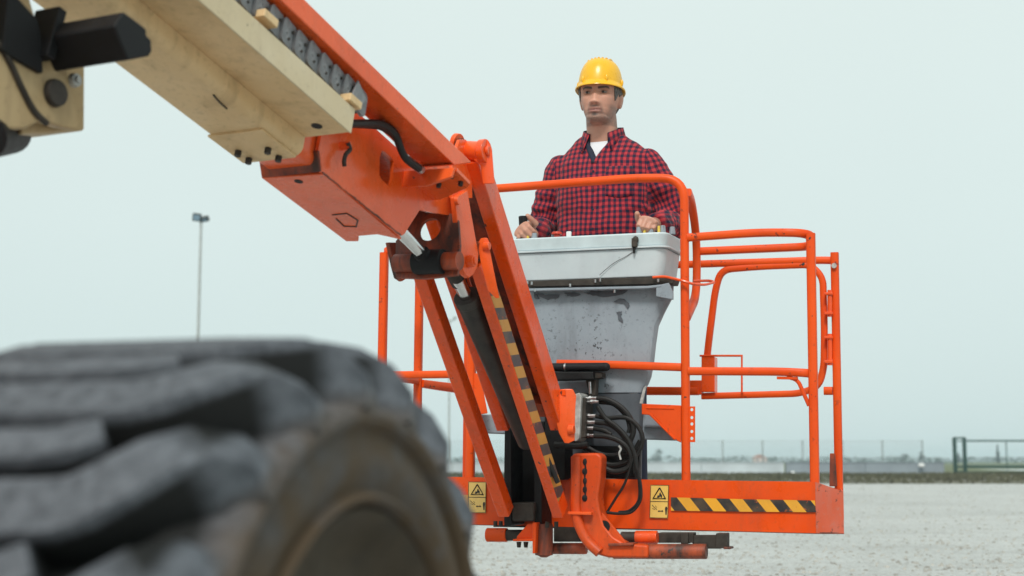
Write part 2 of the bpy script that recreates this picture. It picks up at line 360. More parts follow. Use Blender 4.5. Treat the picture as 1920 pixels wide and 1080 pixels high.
mb = MB().add([(26.5, 50.9, .012), (44, 50.9, .012), (44, 60, .012), (30.5, 88, .30), (26, 88, .30)][0:0] or [(27.0, 76, .31), (40, 64, .31), (46, 88.2, .31), (28.5, 88.2, .31)], [(0, 1, 2, 3)])
tag(mb.build('driveway', 'concrete_pale'), 'pale strip of driveway in front of the green gate', kind='structure')

# low walls with a wire fence on top
WY = 89.6
def wall(x0, x1, mat, label):
    r = empty('concrete_wall', ((x0 + x1) / 2, WY, 0)); tag(r, label, 'wall')
    k = max(1, round((x1 - x0) / 5.0)); w = (x1 - x0) / k
    for i in range(k):
        MB().box((x0 + (i + .5) * w, WY, .36), (w / 2 - .012, 0, 0), (0, .11, 0), (0, 0, .36)).build('panel', mat, r, .01)
    MB().box(((x0 + x1) / 2, WY, .735), ((x1 - x0) / 2, 0, 0), (0, .15, 0), (0, 0, .022)).build('coping', mat, r)
wall(-40, 17.0, 'concrete_pale', 'pale concrete plinth wall under the wire fence, behind the basket')
wall(17.1, 27.0, 'concrete_grey', 'darker grey concrete plinth wall between pale wall and green gate')
fence = empty('wire_fence', (0, WY, .76)); tag(fence, 'thin grey wire mesh fence on slim posts above the low wall', 'fence')
post_me = MB().box((0, 0, .68), (.032, 0, 0), (0, .032, 0), (0, 0, .68)).mesh('post', 'fence')
pm = MB()
for q in range(24): pm.box((.1 + q * .1, 0, .68), (.0022, 0, 0), (0, .0022, 0), (0, 0, .62))
for q in range(7): pm.box((1.25, 0, .06 + q * .205), (1.22, 0, 0), (0, .005, 0), (0, 0, .004 if q < 6 else .009))
panel_me = pm.mesh('wire_panel', 'fence')
fx0 = 13.19 - 2.5 * 21
for i in range(27):
    for nm, me in (('post', post_me), ('wire_panel', panel_me)):
        if nm == 'wire_panel' and i == 26: continue
        o = put(nm, me, fence); o.location = (fx0 + 2.5 * i, WY, .757)

# green sliding gate
gy = 88.4; gp = lambda u, v: pt(u, v, gy)
gate = empty('sliding_gate', tuple(gp(1800, 889))); tag(gate, 'dark green steel sliding gate at the end of the wall', 'gate')
for u in (1790.5, 1809):
    a, b = gp(u, 889.5), gp(u, 821); a[2] = 0.0
    MB().box((a + b) / 2, (.10, 0, 0), (0, .10, 0), (0, 0, (b[2] - a[2]) / 2)).build('gate_post', 'green', gate, .01)
def gbar(u0, u1, v0, v1, dy=0.0, name='gate_rail'):
    a, b = gp(u0, v0), gp(u1, v1); c = (a + b) / 2
    MB().box((c[0], gy + dy, c[2]), (abs(b[0] - a[0]) / 2, 0, 0), (0, .035, 0), (0, 0, abs(a[2] - b[2]) / 2)).build(name, 'green', gate, .006)
gbar(1788, 1811.5, 819.5, 822.5, .12, 'gate_cap'); gbar(1793, 1807, 826, 828); gbar(1793, 1807, 873.5, 877); gbar(1793, 1807, 883, 888)
gbar(1812.5, 1990, 825, 828.2); gbar(1812.5, 1990, 872.5, 877.5); gbar(1812.5, 1990, 884, 886.2)
for u in (1888, 1962): gbar(u - 1.9, u + 1.9, 828.3, 885.5, .04, 'gate_upright')

# lamp masts
def mast(name, u, v, Y, r0, r1, label, twin):
    top = pt(u, v, Y); base = top * V(1, 1, 0); t = empty(name, tuple(base)); tag(t, label, 'lamp post')
    MB().cyl(base, top, r0, r1, 12).build('pole', 'pole', t); MB().cyl(base, base + V(0, 0, .25), r0 * 2.4, r0 * 2.0, 12).build('base_plate', 'pole', t)
    px_ = Y / FPX
    if twin:
        MB().box(top + V(2 * px_, 0, .05), (13 * px_, 0, 0), (0, .06, 0), (0, 0, .06)).build('cross_arm', 'lamp_body', t)
        for dx, sx, sz, tilt, yaw in ((-7, 8.0, 7.2, -.35, .22), (9, 6.5, 4.6, -.9, -.5)):
            c = top + V(dx * px_, -.12, 6.0 * px_ if dx < 0 else 3 * px_); ax = V(math.cos(yaw), math.sin(yaw) * .6, .12 * (1 if dx > 0 else -1)); ax = unit(ax)
            nrm = unit(V(math.sin(yaw) * .5, -1, tilt)); nrm = unit(nrm - ax * (nrm @ ax)); up = np.cross(ax, nrm); up = up if up[2] > 0 else -up
            f = MB().box(c, ax * sx * px_, up * sz * px_, nrm * .10).build('floodlight', 'lamp_body', t, .02)
            WORLD[f.name] = Matrix(); MB().box(c + nrm * .105, ax * sx * .78 * px_, up * sz * .70 * px_, nrm * .012).build('glass', 'lamp_glass', f)
    else:
        for sg in (-1, 1):
            p = spline([top - V(0, 0, .05), top + V(sg * 4 * px_, 0, -2.0 * px_), top + V(sg * 8 * px_, 0, -.5 * px_), top + V(sg * 10 * px_, 0, 2.5 * px_)], 5)
            MB().tube(p, .05, 6).build('lamp_arm', 'pole', t); MB().ball(top + V(sg * 10 * px_, 0, 3.5 * px_), .12, .2, .07).build('lamp_head', 'pole', t)
mast('light_pole', 377, 414, 62, .085, .060, 'tall slim light pole with two dark floodlights, rising behind the big tyre', True)
mast('light_pole', 843, 599, 90, .065, .050, 'faint far light pole with a curved twin arm, seen between the jib arms', False)

# far trees, a house and the wooded horizon
def leaf_cloud(mb, c, rx, ry, rz, n, size, cone=False):
    c = np.asarray(c, float)
    lobes = [(rng.normal(size=3) * .42, rng.uniform(.35, .6)) for _ in range(7)]
    for i in range(n):
        if cone:
            h = rng.random() ** 1.3; a = rng.uniform(0, 6.283); rr = (1 - h) ** .75 * math.sqrt(rng.random()) * (0.75 + .35 * rng.random()); p = V(rr * math.cos(a), rr * math.sin(a), h * 2 - 1)
        else:
            o, r = lobes[rng.integers(7)]; d = unit(rng.normal(size=3)); p = o + d * r * rng.random() ** .4
            if np.linalg.norm(p) > 1.1: p = unit(p) * rng.uniform(.8, 1.05)
        q = c + p * V(rx, ry, rz); t1 = unit(rng.normal(size=3)); t2 = unit(np.cross(t1, rng.normal(size=3))); s = size * rng.uniform(.6, 1.4)
        mb.add([q - t1 * s, q + t2 * s * .6, q + t1 * s, q - t2 * s * .6], [(0, 1, 2, 3)])
TY = 620.0; tp = TY / FPX
def tree(name, u, vtop, w, label, cone=False, mat='leaf', Y=TY, n=420):
    top = pt(u, vtop, Y); base = V(top[0], Y, 0); H = top[2]; t = empty(name, tuple(base)); tag(t, label, 'tree', 'trees on the far horizon'); rw = w * Y / FPX / 2
    mb = MB(); mb.cyl(base, base + V(0, 0, H * .75), H * .035, H * .012, 7)
    for k in range(5):
        a = rng.uniform(0, 6.28); z0 = H * rng.uniform(.2, .5); mb.cyl(base + V(0, 0, z0), base + V(math.cos(a) * rw * .6, math.sin(a) * rw * .6, z0 + H * .25), H * .014, H * .005, 5)
    mb.build('trunk', 'bark', t)
    mb = MB(); z0 = H * (.06 if cone else .10); leaf_cloud(mb, base + V(0, 0, (H + z0) / 2), rw, rw, (H - z0) / 2, n, H * .045, cone); mb.build('crown', mat, t, smooth=0)
tree('tree', 1231, 842, 30, 'round hazy blue tree low beside the basket post, just past the hoses')
tree('tree', 1440, 857, 22, 'small bushy hazy tree at the foot of a fence post, next to the pink house')
tree('tree', 1693, 849, 20, 'broad pale hazy tree right of the basket, second from the gate')
tree('conical_tree', 1679, 857, 10, 'little pointed hazy tree left of the broad pale tree', True, 'leaf_dark')
tree('tree', 1729, 846, 15, 'narrow dark hazy tree behind a fence post', False, 'leaf_dark')
tree('conical_tree', 1797, 849, 13, 'pointed hazy tree seen through the green gate tower', True, 'leaf_dark')
tree('cypress', 1870, 834, 9, 'tall narrow cypress rising above the gate rail', True, 'leaf_dark')
tree('tree', 1758, 858, 16, 'low round hazy bush tree just left of the gate tower')
tree('tree', 1594, 857, 9, 'tiny hazy tree just right of the basket corner post')
tree('tree', 858, 858, 22, 'hazy green bush tree by the lamp post, glimpsed left of the jib')
mb = MB()
for i in range(9000):
    Y = rng.uniform(760, 820); x = rng.uniform(-.42, .42) * Y; h = 3.0 + 1.5 * mnoise.noise(Vector((x * .035, 2, 0))) + 1.3 * mnoise.noise(Vector((x * .11, 5, 0)))
    leaf_z = rng.uniform(0, max(.8, h)); s = rng.uniform(.35, .75); t1 = unit(rng.normal(size=3)); t2 = unit(np.cross(t1, rng.normal(size=3))); q = V(x, Y, leaf_z)
    mb.add([q - t1 * s, q + t2 * s * .7, q + t1 * s, q - t2 * s * .7], [(0, 1, 2, 3)])
tag(mb.build('treeline', 'leaf', smooth=0), 'low hazy belt of trees along the horizon', 'treeline', kind='stuff')
hb = pt(1424, 866, 600) * V(1, 1, 0); house = empty('house', tuple(hb)); tag(house, 'small pinkish far house at the horizon beside a bushy tree', 'house')
MB().box(hb + V(0, 0, 1.2), (2.6, 0, 0), (0, 3, 0), (0, 0, 1.2)).build('wall', 'plaster', house)
MB().prism([hb + V(-2.9, -3.2, 2.403), hb + V(2.9, -3.2, 2.403), hb + V(0, -3.2, 3.6)], V(0, 6.4, 0)).build('roof', 'roof_tile', house)
for dx in (-1.3, 1.2): MB().box(hb + V(dx, -3.01, 1.4), (.4, 0, 0), (0, .03, 0), (0, 0, .55)).build('window', 'window_dark', house)
# white sack and a pale clump of litter on the bank
def sack(u, v, Y, w, h, label):
    c = pt(u, v, Y); mb = MB(); rings = []
    for j in range(7):
        t = j / 6; r = w / 2 * (math.sin(math.pi * (0.12 + .80 * t)) ** .6); rings.append([c + V(r * math.cos(a) * (1 + .12 * math.sin(3 * a + j)), r * .7 * math.sin(a), h * t) for a in np.linspace(0, 2 * math.pi, 12, endpoint=False)])
    mb.loft(rings); tag(mb.build('sack', 'sack', smooth=60), label, 'sack')
sack(1487, 889.5, 80, .26, .17, 'crumpled white sack lying on the grass bank inside the basket view')
sack(1728, 876, 89.2, .40, .24, 'small white bag hanging at the wall top below a fence post')

# the air
hz = MB().box((0, 875, 6.75), (1510, 0, 0), (0, 1035, 0), (0, 0, 7.75)).build('haze', None)
hm = bpy.data.materials.new('haze_air'); hm.use_nodes = True; hm.node_tree.nodes.clear()
ho = hm.node_tree.nodes.new('ShaderNodeOutputMaterial'); hv = hm.node_tree.nodes.new('ShaderNodeVolumePrincipled')
hv.inputs['Color'].default_value = (0.72, 0.88, 0.98, 1); hv.inputs['Density'].default_value = 0.00046; hv.inputs['Anisotropy'].default_value = 0.1
hm.node_tree.links.new(hv.outputs[0], ho.inputs['Volume']); hz.data.materials.append(hm); tag(hz, 'thin pale haze in the air', kind='stuff')

# ================================================================== BOOM LIFT
WC = V(-.155, 1.50, .466)                               # centre of the wheel's outer face
lift = empty('boom_lift', (-.9, 1.9, 0)); tag(lift, 'orange and cream boom lift with a railed work basket and a big lugged tyre', 'boom lift')

# ---------------- wheel
WAZ = math.radians(17); WW = .43; WR = .466
wheel = empty('wheel', tuple(WC), lift, -WAZ)          # local +X = axle, outwards
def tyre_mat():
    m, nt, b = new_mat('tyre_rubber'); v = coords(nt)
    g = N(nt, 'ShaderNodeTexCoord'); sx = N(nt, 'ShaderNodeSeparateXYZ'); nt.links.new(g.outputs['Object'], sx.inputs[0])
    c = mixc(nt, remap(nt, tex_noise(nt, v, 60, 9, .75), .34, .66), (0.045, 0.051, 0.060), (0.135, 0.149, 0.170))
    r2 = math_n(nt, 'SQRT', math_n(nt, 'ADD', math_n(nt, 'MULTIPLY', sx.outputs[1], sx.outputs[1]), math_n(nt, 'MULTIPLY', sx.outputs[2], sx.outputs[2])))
    worn_lit = remap(nt, r2, WR - .016, WR - .009)
    side = remap(nt, sx.outputs[0], -.03, -.012); worn_lit = math_n(nt, 'MAXIMUM', worn_lit, side)
    c = mixc(nt, worn_lit, (0.007, 0.008, 0.008), c)  # near-black below the worn tread tops also paints in the groove shade
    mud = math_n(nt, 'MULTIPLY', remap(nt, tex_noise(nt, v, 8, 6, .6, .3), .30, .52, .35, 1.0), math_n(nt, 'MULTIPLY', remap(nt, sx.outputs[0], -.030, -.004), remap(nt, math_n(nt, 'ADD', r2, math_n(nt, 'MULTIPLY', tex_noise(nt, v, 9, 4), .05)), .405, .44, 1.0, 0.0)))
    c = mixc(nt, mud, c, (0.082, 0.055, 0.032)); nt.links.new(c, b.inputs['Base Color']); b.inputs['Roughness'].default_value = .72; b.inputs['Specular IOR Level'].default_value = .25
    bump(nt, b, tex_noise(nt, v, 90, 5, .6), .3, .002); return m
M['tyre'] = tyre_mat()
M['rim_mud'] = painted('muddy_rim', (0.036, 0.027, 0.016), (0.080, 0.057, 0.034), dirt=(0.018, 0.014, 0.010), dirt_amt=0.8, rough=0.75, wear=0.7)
def lathe_x(prof, n=96):
    mb = MB(); rings = [[V(x, r * math.cos(2 * math.pi * i / n), r * math.sin(2 * math.pi * i / n)) for i in range(n)] for x, r in prof]; mb.loft(rings, False); return mb
base_r = WR - .054
prof = [(-WW + .05, .30), (-WW + .01, .33), (-WW, .37), (-WW + .012, base_r - .02), (-WW + .05, base_r), (-WW / 2, base_r + .004), (-.05, base_r), (-.016, base_r - .016),
        (-.006, .396), (.002, .392), (.010, .386), (.0115, .379), (.008, .372), (-.001, .369), (-.002, .362), (.004, .352), (.006, .335), (.003, .318), (-.004, .309), (-.003, .304), (.006, .301), (.009, .297), (.006, .292), (-.006, .289), (-.03, .287)]
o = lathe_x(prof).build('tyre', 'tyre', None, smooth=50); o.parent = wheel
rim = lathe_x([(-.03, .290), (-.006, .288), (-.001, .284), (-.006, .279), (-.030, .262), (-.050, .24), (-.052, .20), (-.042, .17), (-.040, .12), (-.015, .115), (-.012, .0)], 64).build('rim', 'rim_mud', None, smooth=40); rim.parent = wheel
nut_me = MB().cyl((-.042, 0, 0), (-.022, 0, 0), .013, .013, 6).mesh('wheel_nut', 'black_grimy')
for k in range(9):
    o = bpy.data.objects.new('wheel_nut', nut_me); C.objects.link(o); o.parent = wheel; a = 2 * math.pi * k / 9; o.location = (0, .145 * math.cos(a), .145 * math.sin(a))
def lug_mesh(path, w0, w1, name):
    """path of (axial, angle, height scale); block follows the casing"""
    L, Rr = [], []; mb = MB(); rings = []
    for i, (x, th, hs) in enumerate(path):
        t = i / (len(path) - 1); w = w0 + (w1 - w0) * t; a = path[max(0, i - 1)]; b = path[min(len(path) - 1, i + 1)]
        dx, dt = b[0] - a[0], (b[1] - a[1]) * WR; l = math.hypot(dx, dt); nx, nt_ = -dt / l, dx / l
        sh = min(0, -x) ; edge = min(-x, WW + x); drop = max(0.0, .072 - edge) ** 2 * 7
        rb, rt = (base_r - .016 - drop if x < -.02 else .392), WR - drop - (1 - hs) * .06; ring = []
        for sgn, rad, f in ((-1, rb, 1.04), (-1, rt - .004, 1.0), (-1, rt, .92), (1, rt, .92), (1, rt - .004, 1.0), (1, rb, 1.04)):
            xx = x + nx * sgn * w / 2 * f; tt = th + nt_ * sgn * w / 2 * f / WR; xx = min(.012, max(-WW - .002, xx)); ring.append(V(xx, rad * math.sin(tt), rad * math.cos(tt)))
        rings.append(ring)
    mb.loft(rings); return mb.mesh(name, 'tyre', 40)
NL = 20; pitch = 2 * math.pi / NL
long_path = [(.012, .262, .50), (-.004, .254, .86), (-.03, .200, .98), (-.058, .128, 1), (-.085, .066, 1), (-.105, .028, 1), (-.125, .008, 1), (-.16, .001, 1), (-.24, .0, 1), (-.30, .0, 1), (-.36, .0, 1), (-.405, -.004, .97), (-.426, -.006, .78)]
short_path = [(-.426, pitch / 2 - .006, .78), (-.405, pitch / 2 - .004, .97), (-.36, pitch / 2, 1), (-.26, pitch / 2, 1), (-.19, pitch / 2 + .002, 1), (-.16, pitch / 2 + .012, 1), (-.138, pitch / 2 + .034, 1), (-.128, pitch / 2 + .048, .97)]
lm, sm = lug_mesh(long_path, .066, .060, 'tread_lug'), lug_mesh(short_path, .048, .040, 'tread_lug')
for k in range(NL):
    for me in (lm, sm):
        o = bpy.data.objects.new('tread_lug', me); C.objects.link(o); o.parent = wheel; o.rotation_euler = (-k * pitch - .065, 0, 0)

# axle and chassis behind the wheel, at the machine's foot
A = lambda x, y, z: V(*WC) + V(math.cos(WAZ), -math.sin(WAZ), 0) * x + V(math.sin(WAZ), math.cos(WAZ), 0) * y + V(0, 0, z - .466)
ax_, ay_ = V(math.cos(WAZ), -math.sin(WAZ), 0), V(math.sin(WAZ), math.cos(WAZ), 0)
ch = empty('chassis', tuple(A(-1.2, -1, 0)), lift)
MB().cyl(A(-.06, 0, .47), A(-1.0, 0, .47), .085, .10, 20).build('axle', 'black_grimy', ch)
MB().box(A(-1.35, -.9, .56), ax_ * .42, ay_ * 1.25, V(0, 0, .16)).build('frame', 'orange', ch, .02)
tt = empty('added_turntable', tuple(A(-1.7, -1.0, .75)), lift)  # out-of-view upper body, added to shade the ground and the boom undersides
MB().cyl(A(-1.45, -1.0, .721), A(-1.45, -1.0, .86), .42, .42, 40).build('added_slew_ring', 'black_grimy', tt, .005)
MB().box(A(-1.45, -1.1, .95), ax_ * .60, ay_ * 1.30, V(0, 0, .088)).build('added_deck', 'orange', tt, .02)
for sx in (-1, 1):
    MB().box(A(-1.45 + sx * .44, -1.15, 1.26), ax_ * .24, ay_ * .95, V(0, 0, .22)).build('added_engine_cover', 'cream_light', tt, .05, seg=4)
MB().box(A(-1.45, -2.15, 1.30), ax_ * .66, ay_ * .22, V(0, 0, .25)).build('added_counterweight', 'black', tt, .04, seg=3)

# ---------------- telescopic boom
bR, bD, bU = frame(26, -15); bO = pt(825, 285, 4.70)
def bl(r, u, s): return bO + bR * r + bU * u + bD * s
def b_r(u, v, r): return on_plane(u, v, bO + bR * r, bR)
def b_u(px, py, u): return on_plane(px, py, bO + bU * u, bU)
def b_s(u, v, s): return on_plane(u, v, bO + bD * s, bD)
def rrect(r0, r1, u0, u1, rad, k=5):
    out = []
    for cx, cy, a0 in ((r1 - rad, u1 - rad, 0), (r0 + rad, u1 - rad, 90), (r0 + rad, u0 + rad, 180), (r1 - rad, u0 + rad, 270)):
        for i in range(k + 1):
            a = math.radians(a0 + 90 * i / k); out.append((cx + rad * math.cos(a), cy + rad * math.sin(a)))
    return out
boom = empty('main_boom', tuple(bl(0, -.3, -2)), lift)
mb = MB(); sec = rrect(-.1, .1, -.449, -.195, .026); inn = rrect(-.090, .090, -.439, -.205, .018)
mb.loft([[bl(r, u, s) for r, u in q] for q, s in ((inn, -1.10), (inn, -.87), (sec, -.87), (sec, -2.4), (sec, -4.3))]).build('boom_tube', 'cream', boom)
MB().box(bl(-.004, -.4515, -.955), bR * .088, bU * .0035, bD * .083).build('wear_plate', 'cream', boom, .002)
for u, v in ((447, 283), (467, 297), (503, 278), (523, 293)):
    p = b_u(u, v, -.455); MB().cyl(p + bU * .004, p - bU * .016, .0095, .0095, 6).build('bolt', 'black_grimy', boom)
MB().prism([bl(r, u, -.868) for r, u in ((.1005, -.394), (.2415, -.394), (.2415, -.325), (.1005, -.325))], bD * -3.4).build('side_tray', 'cream', boom, .003)
MB().prism([bl(r, u, -.866) for r, u in ((.2420, -.396), (.247, -.396), (.247, -.323), (.2420, -.323))], bD * -3.4).build('tray_side', 'cream_light', boom, .0015)
p = b_u(594, 236, -.394); MB().cyl(p + bU * .002, p - bU * .0012, .0155, .0155, 20).build('drain_hole', 'black', boom)
for u, v in ((495, 40), (655, 195)):
    q = b_r(u, v, .235); MB().box(q + bU * .006, bR * .022, bU * .011, bD * .030).build('tray_clip', 'cream', boom, .003)
MB().tube([b_u(400, 178, -.4515), b_u(408, 188, -.4515), b_u(425, 204, -.4515)], .0022, 5).build('scratch', 'black_grimy', boom)

track = empty('power_track', tuple(bl(.2, -.27, -1.2)), lift)
lp = rrect(-.040, .036, -.035, .035, .016, 4)
link_me = MB().prism([bD * a + bU * b - bR * (a * .16) for a, b in lp], bR * .010)
link_me.tube([bD * a_ + bU * b_ + bR * (.0100 - a_ * .16) for a_, b_ in ((-.006, .016), (-.018, .014), (-.020, -.002), (-.012, -.004), (-.012, -.018))], .0022, 6)
link_me = link_me.mesh('track_link', 'track')
pin_me = MB().cyl(bR * .008, bR * .0135, .0042, .0042, 8).mesh('link_pin', 'black_grimy')
for k in range(46):
    c = bl(.216, -.268 + .002 * math.sin(k * 2.1), -.815 - k * .0595); o = put('track_link', link_me, track); o.location = Vector(c)
    WORLD[o.name] = Matrix()
    for du, ds in ((.013, .010), (-.014, -.004)):
        p = bpy.data.objects.new('link_pin', pin_me); C.objects.link(p); p.parent = o; p.location = Vector(bU * du + bD * ds)
MB().box(bl(.187, -.268, -2.3), bR * .024, bU * .030, bD * 1.50).build('track_core', 'black', track, .004)
MB().prism([b_r(*q, .232) for q in ((668, 150), (683, 186), (672, 206), (656, 180))], bR * .008).build('end_bracket', 'track', track, .003)

fly = empty('fly_boom', tuple(bl(0, -.3, -.4)), lift)
# upper tray of the power track (orange channel)
mb = MB(); mb.add([bl(r, u, s) for r, u, s in ((.137, -.224, -.316), (.25, -.224, -.312), (.25, -.165, -.206), (.137, -.165, -.21), (.137, -.224, -4.2), (.25, -.224, -4.2), (.25, -.165, -4.2), (.137, -.165, -4.2))],
                  [(0, 3, 2, 1), (4, 5, 6, 7), (0, 1, 5, 4), (1, 2, 6, 5), (2, 3, 7, 6), (3, 0, 4, 7)]).build('track_tray', 'orange_boom', fly, .004)
mb = MB(); mb.add([bl(r, u, s) for r, u, s in ((.140, -.220, -.318), (.247, -.220, -.314), (.247, -.2285, -.330), (.140, -.2285, -.334))], [(0, 1, 2, 3)]).build('tray_gap', 'black', fly)
# inner tube sliding out of the cream boom, and the head box
MB().loft([[bl(r, u, s) for r, u in rrect(-.084, .084, -.433, -.211, .02)] for s in (-1.4, -.70)]).build('inner_tube', 'orange_boom', fly)
side = [(-.80, -.20), (-.80, -.400), (-.772, -.450), (-.313, -.4515), (-.300, -.438), (-.232, -.326), (-.06, -.268), (-.02, -.24), (-.02, -.20)]
hole_r = [b_r(*q, .1) for q in ((716, 282), (722, 285), (735, 297), (738, 304), (737, 335), (733, 348), (730, 350), (715, 336), (711, 328), (712, 296))]
out_r = [bl(.1, u, s) for s, u in ((-.80, -.20), (-.80, -.400), (-.772, -.448), (-.60, -.448), (-.45, -.448), (-.313, -.448), (-.300, -.438), (-.232, -.326), (-.14, -.295), (-.06, -.268), (-.02, -.24), (-.02, -.20), (-.2, -.20), (-.4, -.20), (-.6, -.20))]
MB().plate_hole(out_r[::-1], hole_r[::-1] if False else hole_r, bR * -.012).build('side_plate', 'orange_boom', fly)
MB().prism([bl(-.1, u, s) for s, u in side], bR * .012).build('side_plate', 'orange_boom', fly, .002)
MB().box(bl(0, -.203, -.41), bR * .0875, bU * .006, bD * .385).build('top_plate', 'orange_boom', fly)
bp = [(490, 334), (607, 327), (752, 450), (735, 446), (708, 440), (672, 443), (672, 453), (649, 453)]
MB().prism([b_u(u, v, -.452) for u, v in bp], bU * .010).build('bottom_plate', 'orange_boom', fly, .003)
MB().add([bl(-.1, -.452, -.772), bl(.1, -.452, -.772), bl(.1, -.402, -.803), bl(-.1, -.402, -.803), bl(-.1, -.444, -.766), bl(.1, -.444, -.766), bl(.1, -.394, -.797), bl(-.1, -.394, -.797)],
         [(0, 1, 2, 3), (4, 7, 6, 5), (0, 4, 5, 1), (2, 6, 7, 3), (0, 3, 7, 4), (1, 5, 6, 2)]).build('lip', 'orange_grimy_shaded', fly, .002)
p = b_u(560, 340, -.452); MB().cyl(p + bU * .002, p - bU * .001, .0125, .0125, 20).build('drain_hole', 'black', fly)
mb = MB(); sq = [(623, 403), (650, 400), (671, 413), (668, 425), (645, 424), (630, 410)]
for i in range(5): mb.tube([b_u(*sq[i], -.4525), b_u(*sq[i + 1], -.4525)], .0024, 5)
mb.build('weld_mark', 'black_grimy', fly)
# seam weld along the bottom right edge
pts = [bl(.101, -.450, s) + rng.normal(size=3) * .0008 for s in np.linspace(-.765, -.32, 40)]
MB().tube(pts, [.0022 + .0012 * rng.random() for _ in pts], 6).build('weld_seam', 'orange_grimy_shaded', fly)
# bracket joining tray and head
MB().prism([b_s(u, v, -.352) for u, v in ((744, 321), (852, 314), (846, 331), (798, 348), (742, 350))], bD * .012).build('tray_bracket', 'orange_boom', fly, .002)
MB().prism([b_u(u, v, -.262) for u, v in ((776, 348), (800, 347), (846, 331), (856, 321), (881, 346), (877, 352), (826, 375), (775, 377))], bU * .012).build('tray_bracket', 'orange_boom', fly, .002)
for u, v in ((823, 344), (864, 341), (847, 327)):
    p = b_u(u, v, -.262); MB().cyl(p + bU * .001, p - bU * .013, .009, .008, 6).build('bolt', 'black_grimy', fly)
# small shackle on the head side
p = b_r(640, 274, .1); MB().cyl(p, p + bR * .03, .013, .011, 12).build('shackle_pin', 'orange_boom', fly)
q = [b_r(u, v, .128) for u, v in ((652, 268), (656, 280), (648, 290), (645, 302), (646, 312))]; MB().tube(spline(q, 4), .0065, 7).build('shackle', 'black_grimy', fly)
# hoses running from tray to head
for k, off in enumerate((0.0, .022)):
    q = [b_r(u, v, .185 - off) for u, v in ((655, 232), (690, 231 + 3 * k), (716, 233 + 5 * k), (740, 250 + 4 * k), (753, 283), (764, 300), (786, 316))]
    MB().tube(spline(q, 6), .0115, 10).build('hose', 'hose', fly)
q = [b_r(u, v, .178) for u, v in ((765, 300), (790, 319))]; MB().cyl(q[0], q[1], .0135, .0135, 10).build('hose_fitting', 'steel', fly)
# end plate with round hole, lug plates, trunnion and rod
ctr = b_s(806, 430, -.05); hole = [ctr + .040 * (math.cos(a) * bR + math.sin(a) * bU) for a in np.linspace(0, 2 * math.pi, 24, endpoint=False)]
outl = [b_s(u, v, -.05) for u, v in ((742, 520), (798, 522), (858, 515), (862, 460), (858, 402), (820, 397), (790, 390), (765, 425), (742, 452))]
MB().plate_hole(outl, hole, bD * .012).build('end_plate', 'orange_grimy_shaded', fly)
MB().prism([b_r(u, v, .115) for u, v in ((843, 371), (867, 357), (874, 400), (888, 478), (886, 500), (878, 516), (870, 522), (862, 516), (855, 498), (850, 440))], bR * .020).build('lug_plate', 'orange_boom', fly, .004)
MB().prism([b_r(u, v, -.135) for u, v in ((722, 455), (770, 455), (800, 480), (787, 492), (757, 522), (747, 528), (738, 522), (732, 500))], bR * .016).build('lug_plate', 'orange_grimy_shaded', fly, .003)
p = b_r(878, 490, .135); MB().cyl(p, p + bR * .024, .021, .019, 20).cyl(p + bR * .024, p + bR * .030, .013, .012, 12).build('pin_boss', 'orange_boom', fly, .002)
p = b_r(854, 377, .135); MB().cyl(p, p + bR * .014, .014, .013, 14).build('pin_boss', 'orange_boom', fly, .002)
c0 = b_s(742, 494, -.06); c1 = b_s(862, 489, -.06); MB().cyl(c0, c1, .030, .030, 24).build('trunnion_shaft', 'orange_grimy_shaded', fly)
c0 = b_s(779, 492, -.068); c1 = b_s(832, 490, -.068); MB().cyl(c0, c1, .040, .040, 28).build('trunnion', 'rubber', fly, .004)
c0 = b_s(798, 483, -.08); c1 = b_s(742, 424, -.25); MB().cyl(c0, c1, .0215, .0215, 20).build('cylinder_rod', 'chrome', fly)
MB().cyl(b_s(803, 489, -.07), b_s(789, 473, -.115), .029, .026, 20).build('rod_eye', 'rubber', fly, .003)
# mast-head plates towards the jib
MB().prism([b_r(u, v, .105) for u, v in ((842, 372), (842, 300), (856, 262), (868, 262), (880, 290), (880, 372))], bR * .012).build('head_lug', 'orange_boom', fly, .002)
MB().box(bl(.0, -.12, .02), bR * .10, bU * .12, bD * .010).build('head_web', 'orange_grimy_shaded', fly, .003)

# ---------------- upper-left knuckle of the tower with its stop
M['cream_shaded'] = painted('shaded_cream_paint', (0.44, 0.305, 0.155), (0.52, 0.375, 0.205), dirt=(0.14, 0.085, 0.04), rough=0.5, dirt_amt=0.6, wear=0.69, spec=0.3)  # darker cream: the machine's shade on the knuckle is put into the colour
kn = empty('tower_knuckle', tuple(bl(0, -.6, -2.0)), lift)
kp = lambda u, v, r=.10: b_r(u, v, r)
MB().prism([kp(u, v) for u, v in ((-120, 40), (60, 90), (128, 132), (134, 170), (146, 205), (151, 232), (144, 243), (115, 238), (80, 226), (45, 242), (-130, 240))], bR * -.030).build('cheek_plate', 'cream_shaded', kn, .006, seg=3)
MB().prism([kp(u, v, .06) for u, v in ((60, 60), (160, 60), (159, 245), (40, 252))], bR * -.16).build('knuckle_box', 'cream_shaded', kn, .006)
MB().tube(spline([kp(u, v, .104) for u, v in ((-4, 78), (20, 120), (42, 168), (64, 208), (88, 232))], 6), .007, 8).build('weld_seam', 'black_grimy', kn)
p = kp(100, 175, .10); MB().cyl(p, p + bR * .016, .031, .028, 28).build('pin_disc', 'black_grimy', kn, .003)
p = kp(137, 151, .098); MB().cyl(p, p + bR * .012, .016, .014, 16).cyl(p + bR * .012, p + bR * .018, .008, .008, 6).build('bolt', 'zinc', kn)
MB().cyl(kp(-30, 258, .09), kp(20, 250, -.08), .045, .045, 20).build('roller', 'rubber', kn)
MB().prism([kp(u, v, .09) for u, v in ((-160, 60), (20, 110), (60, 240), (-160, 240))], bR * -.20).build('tower_tube', 'cream_shaded', kn, .01)
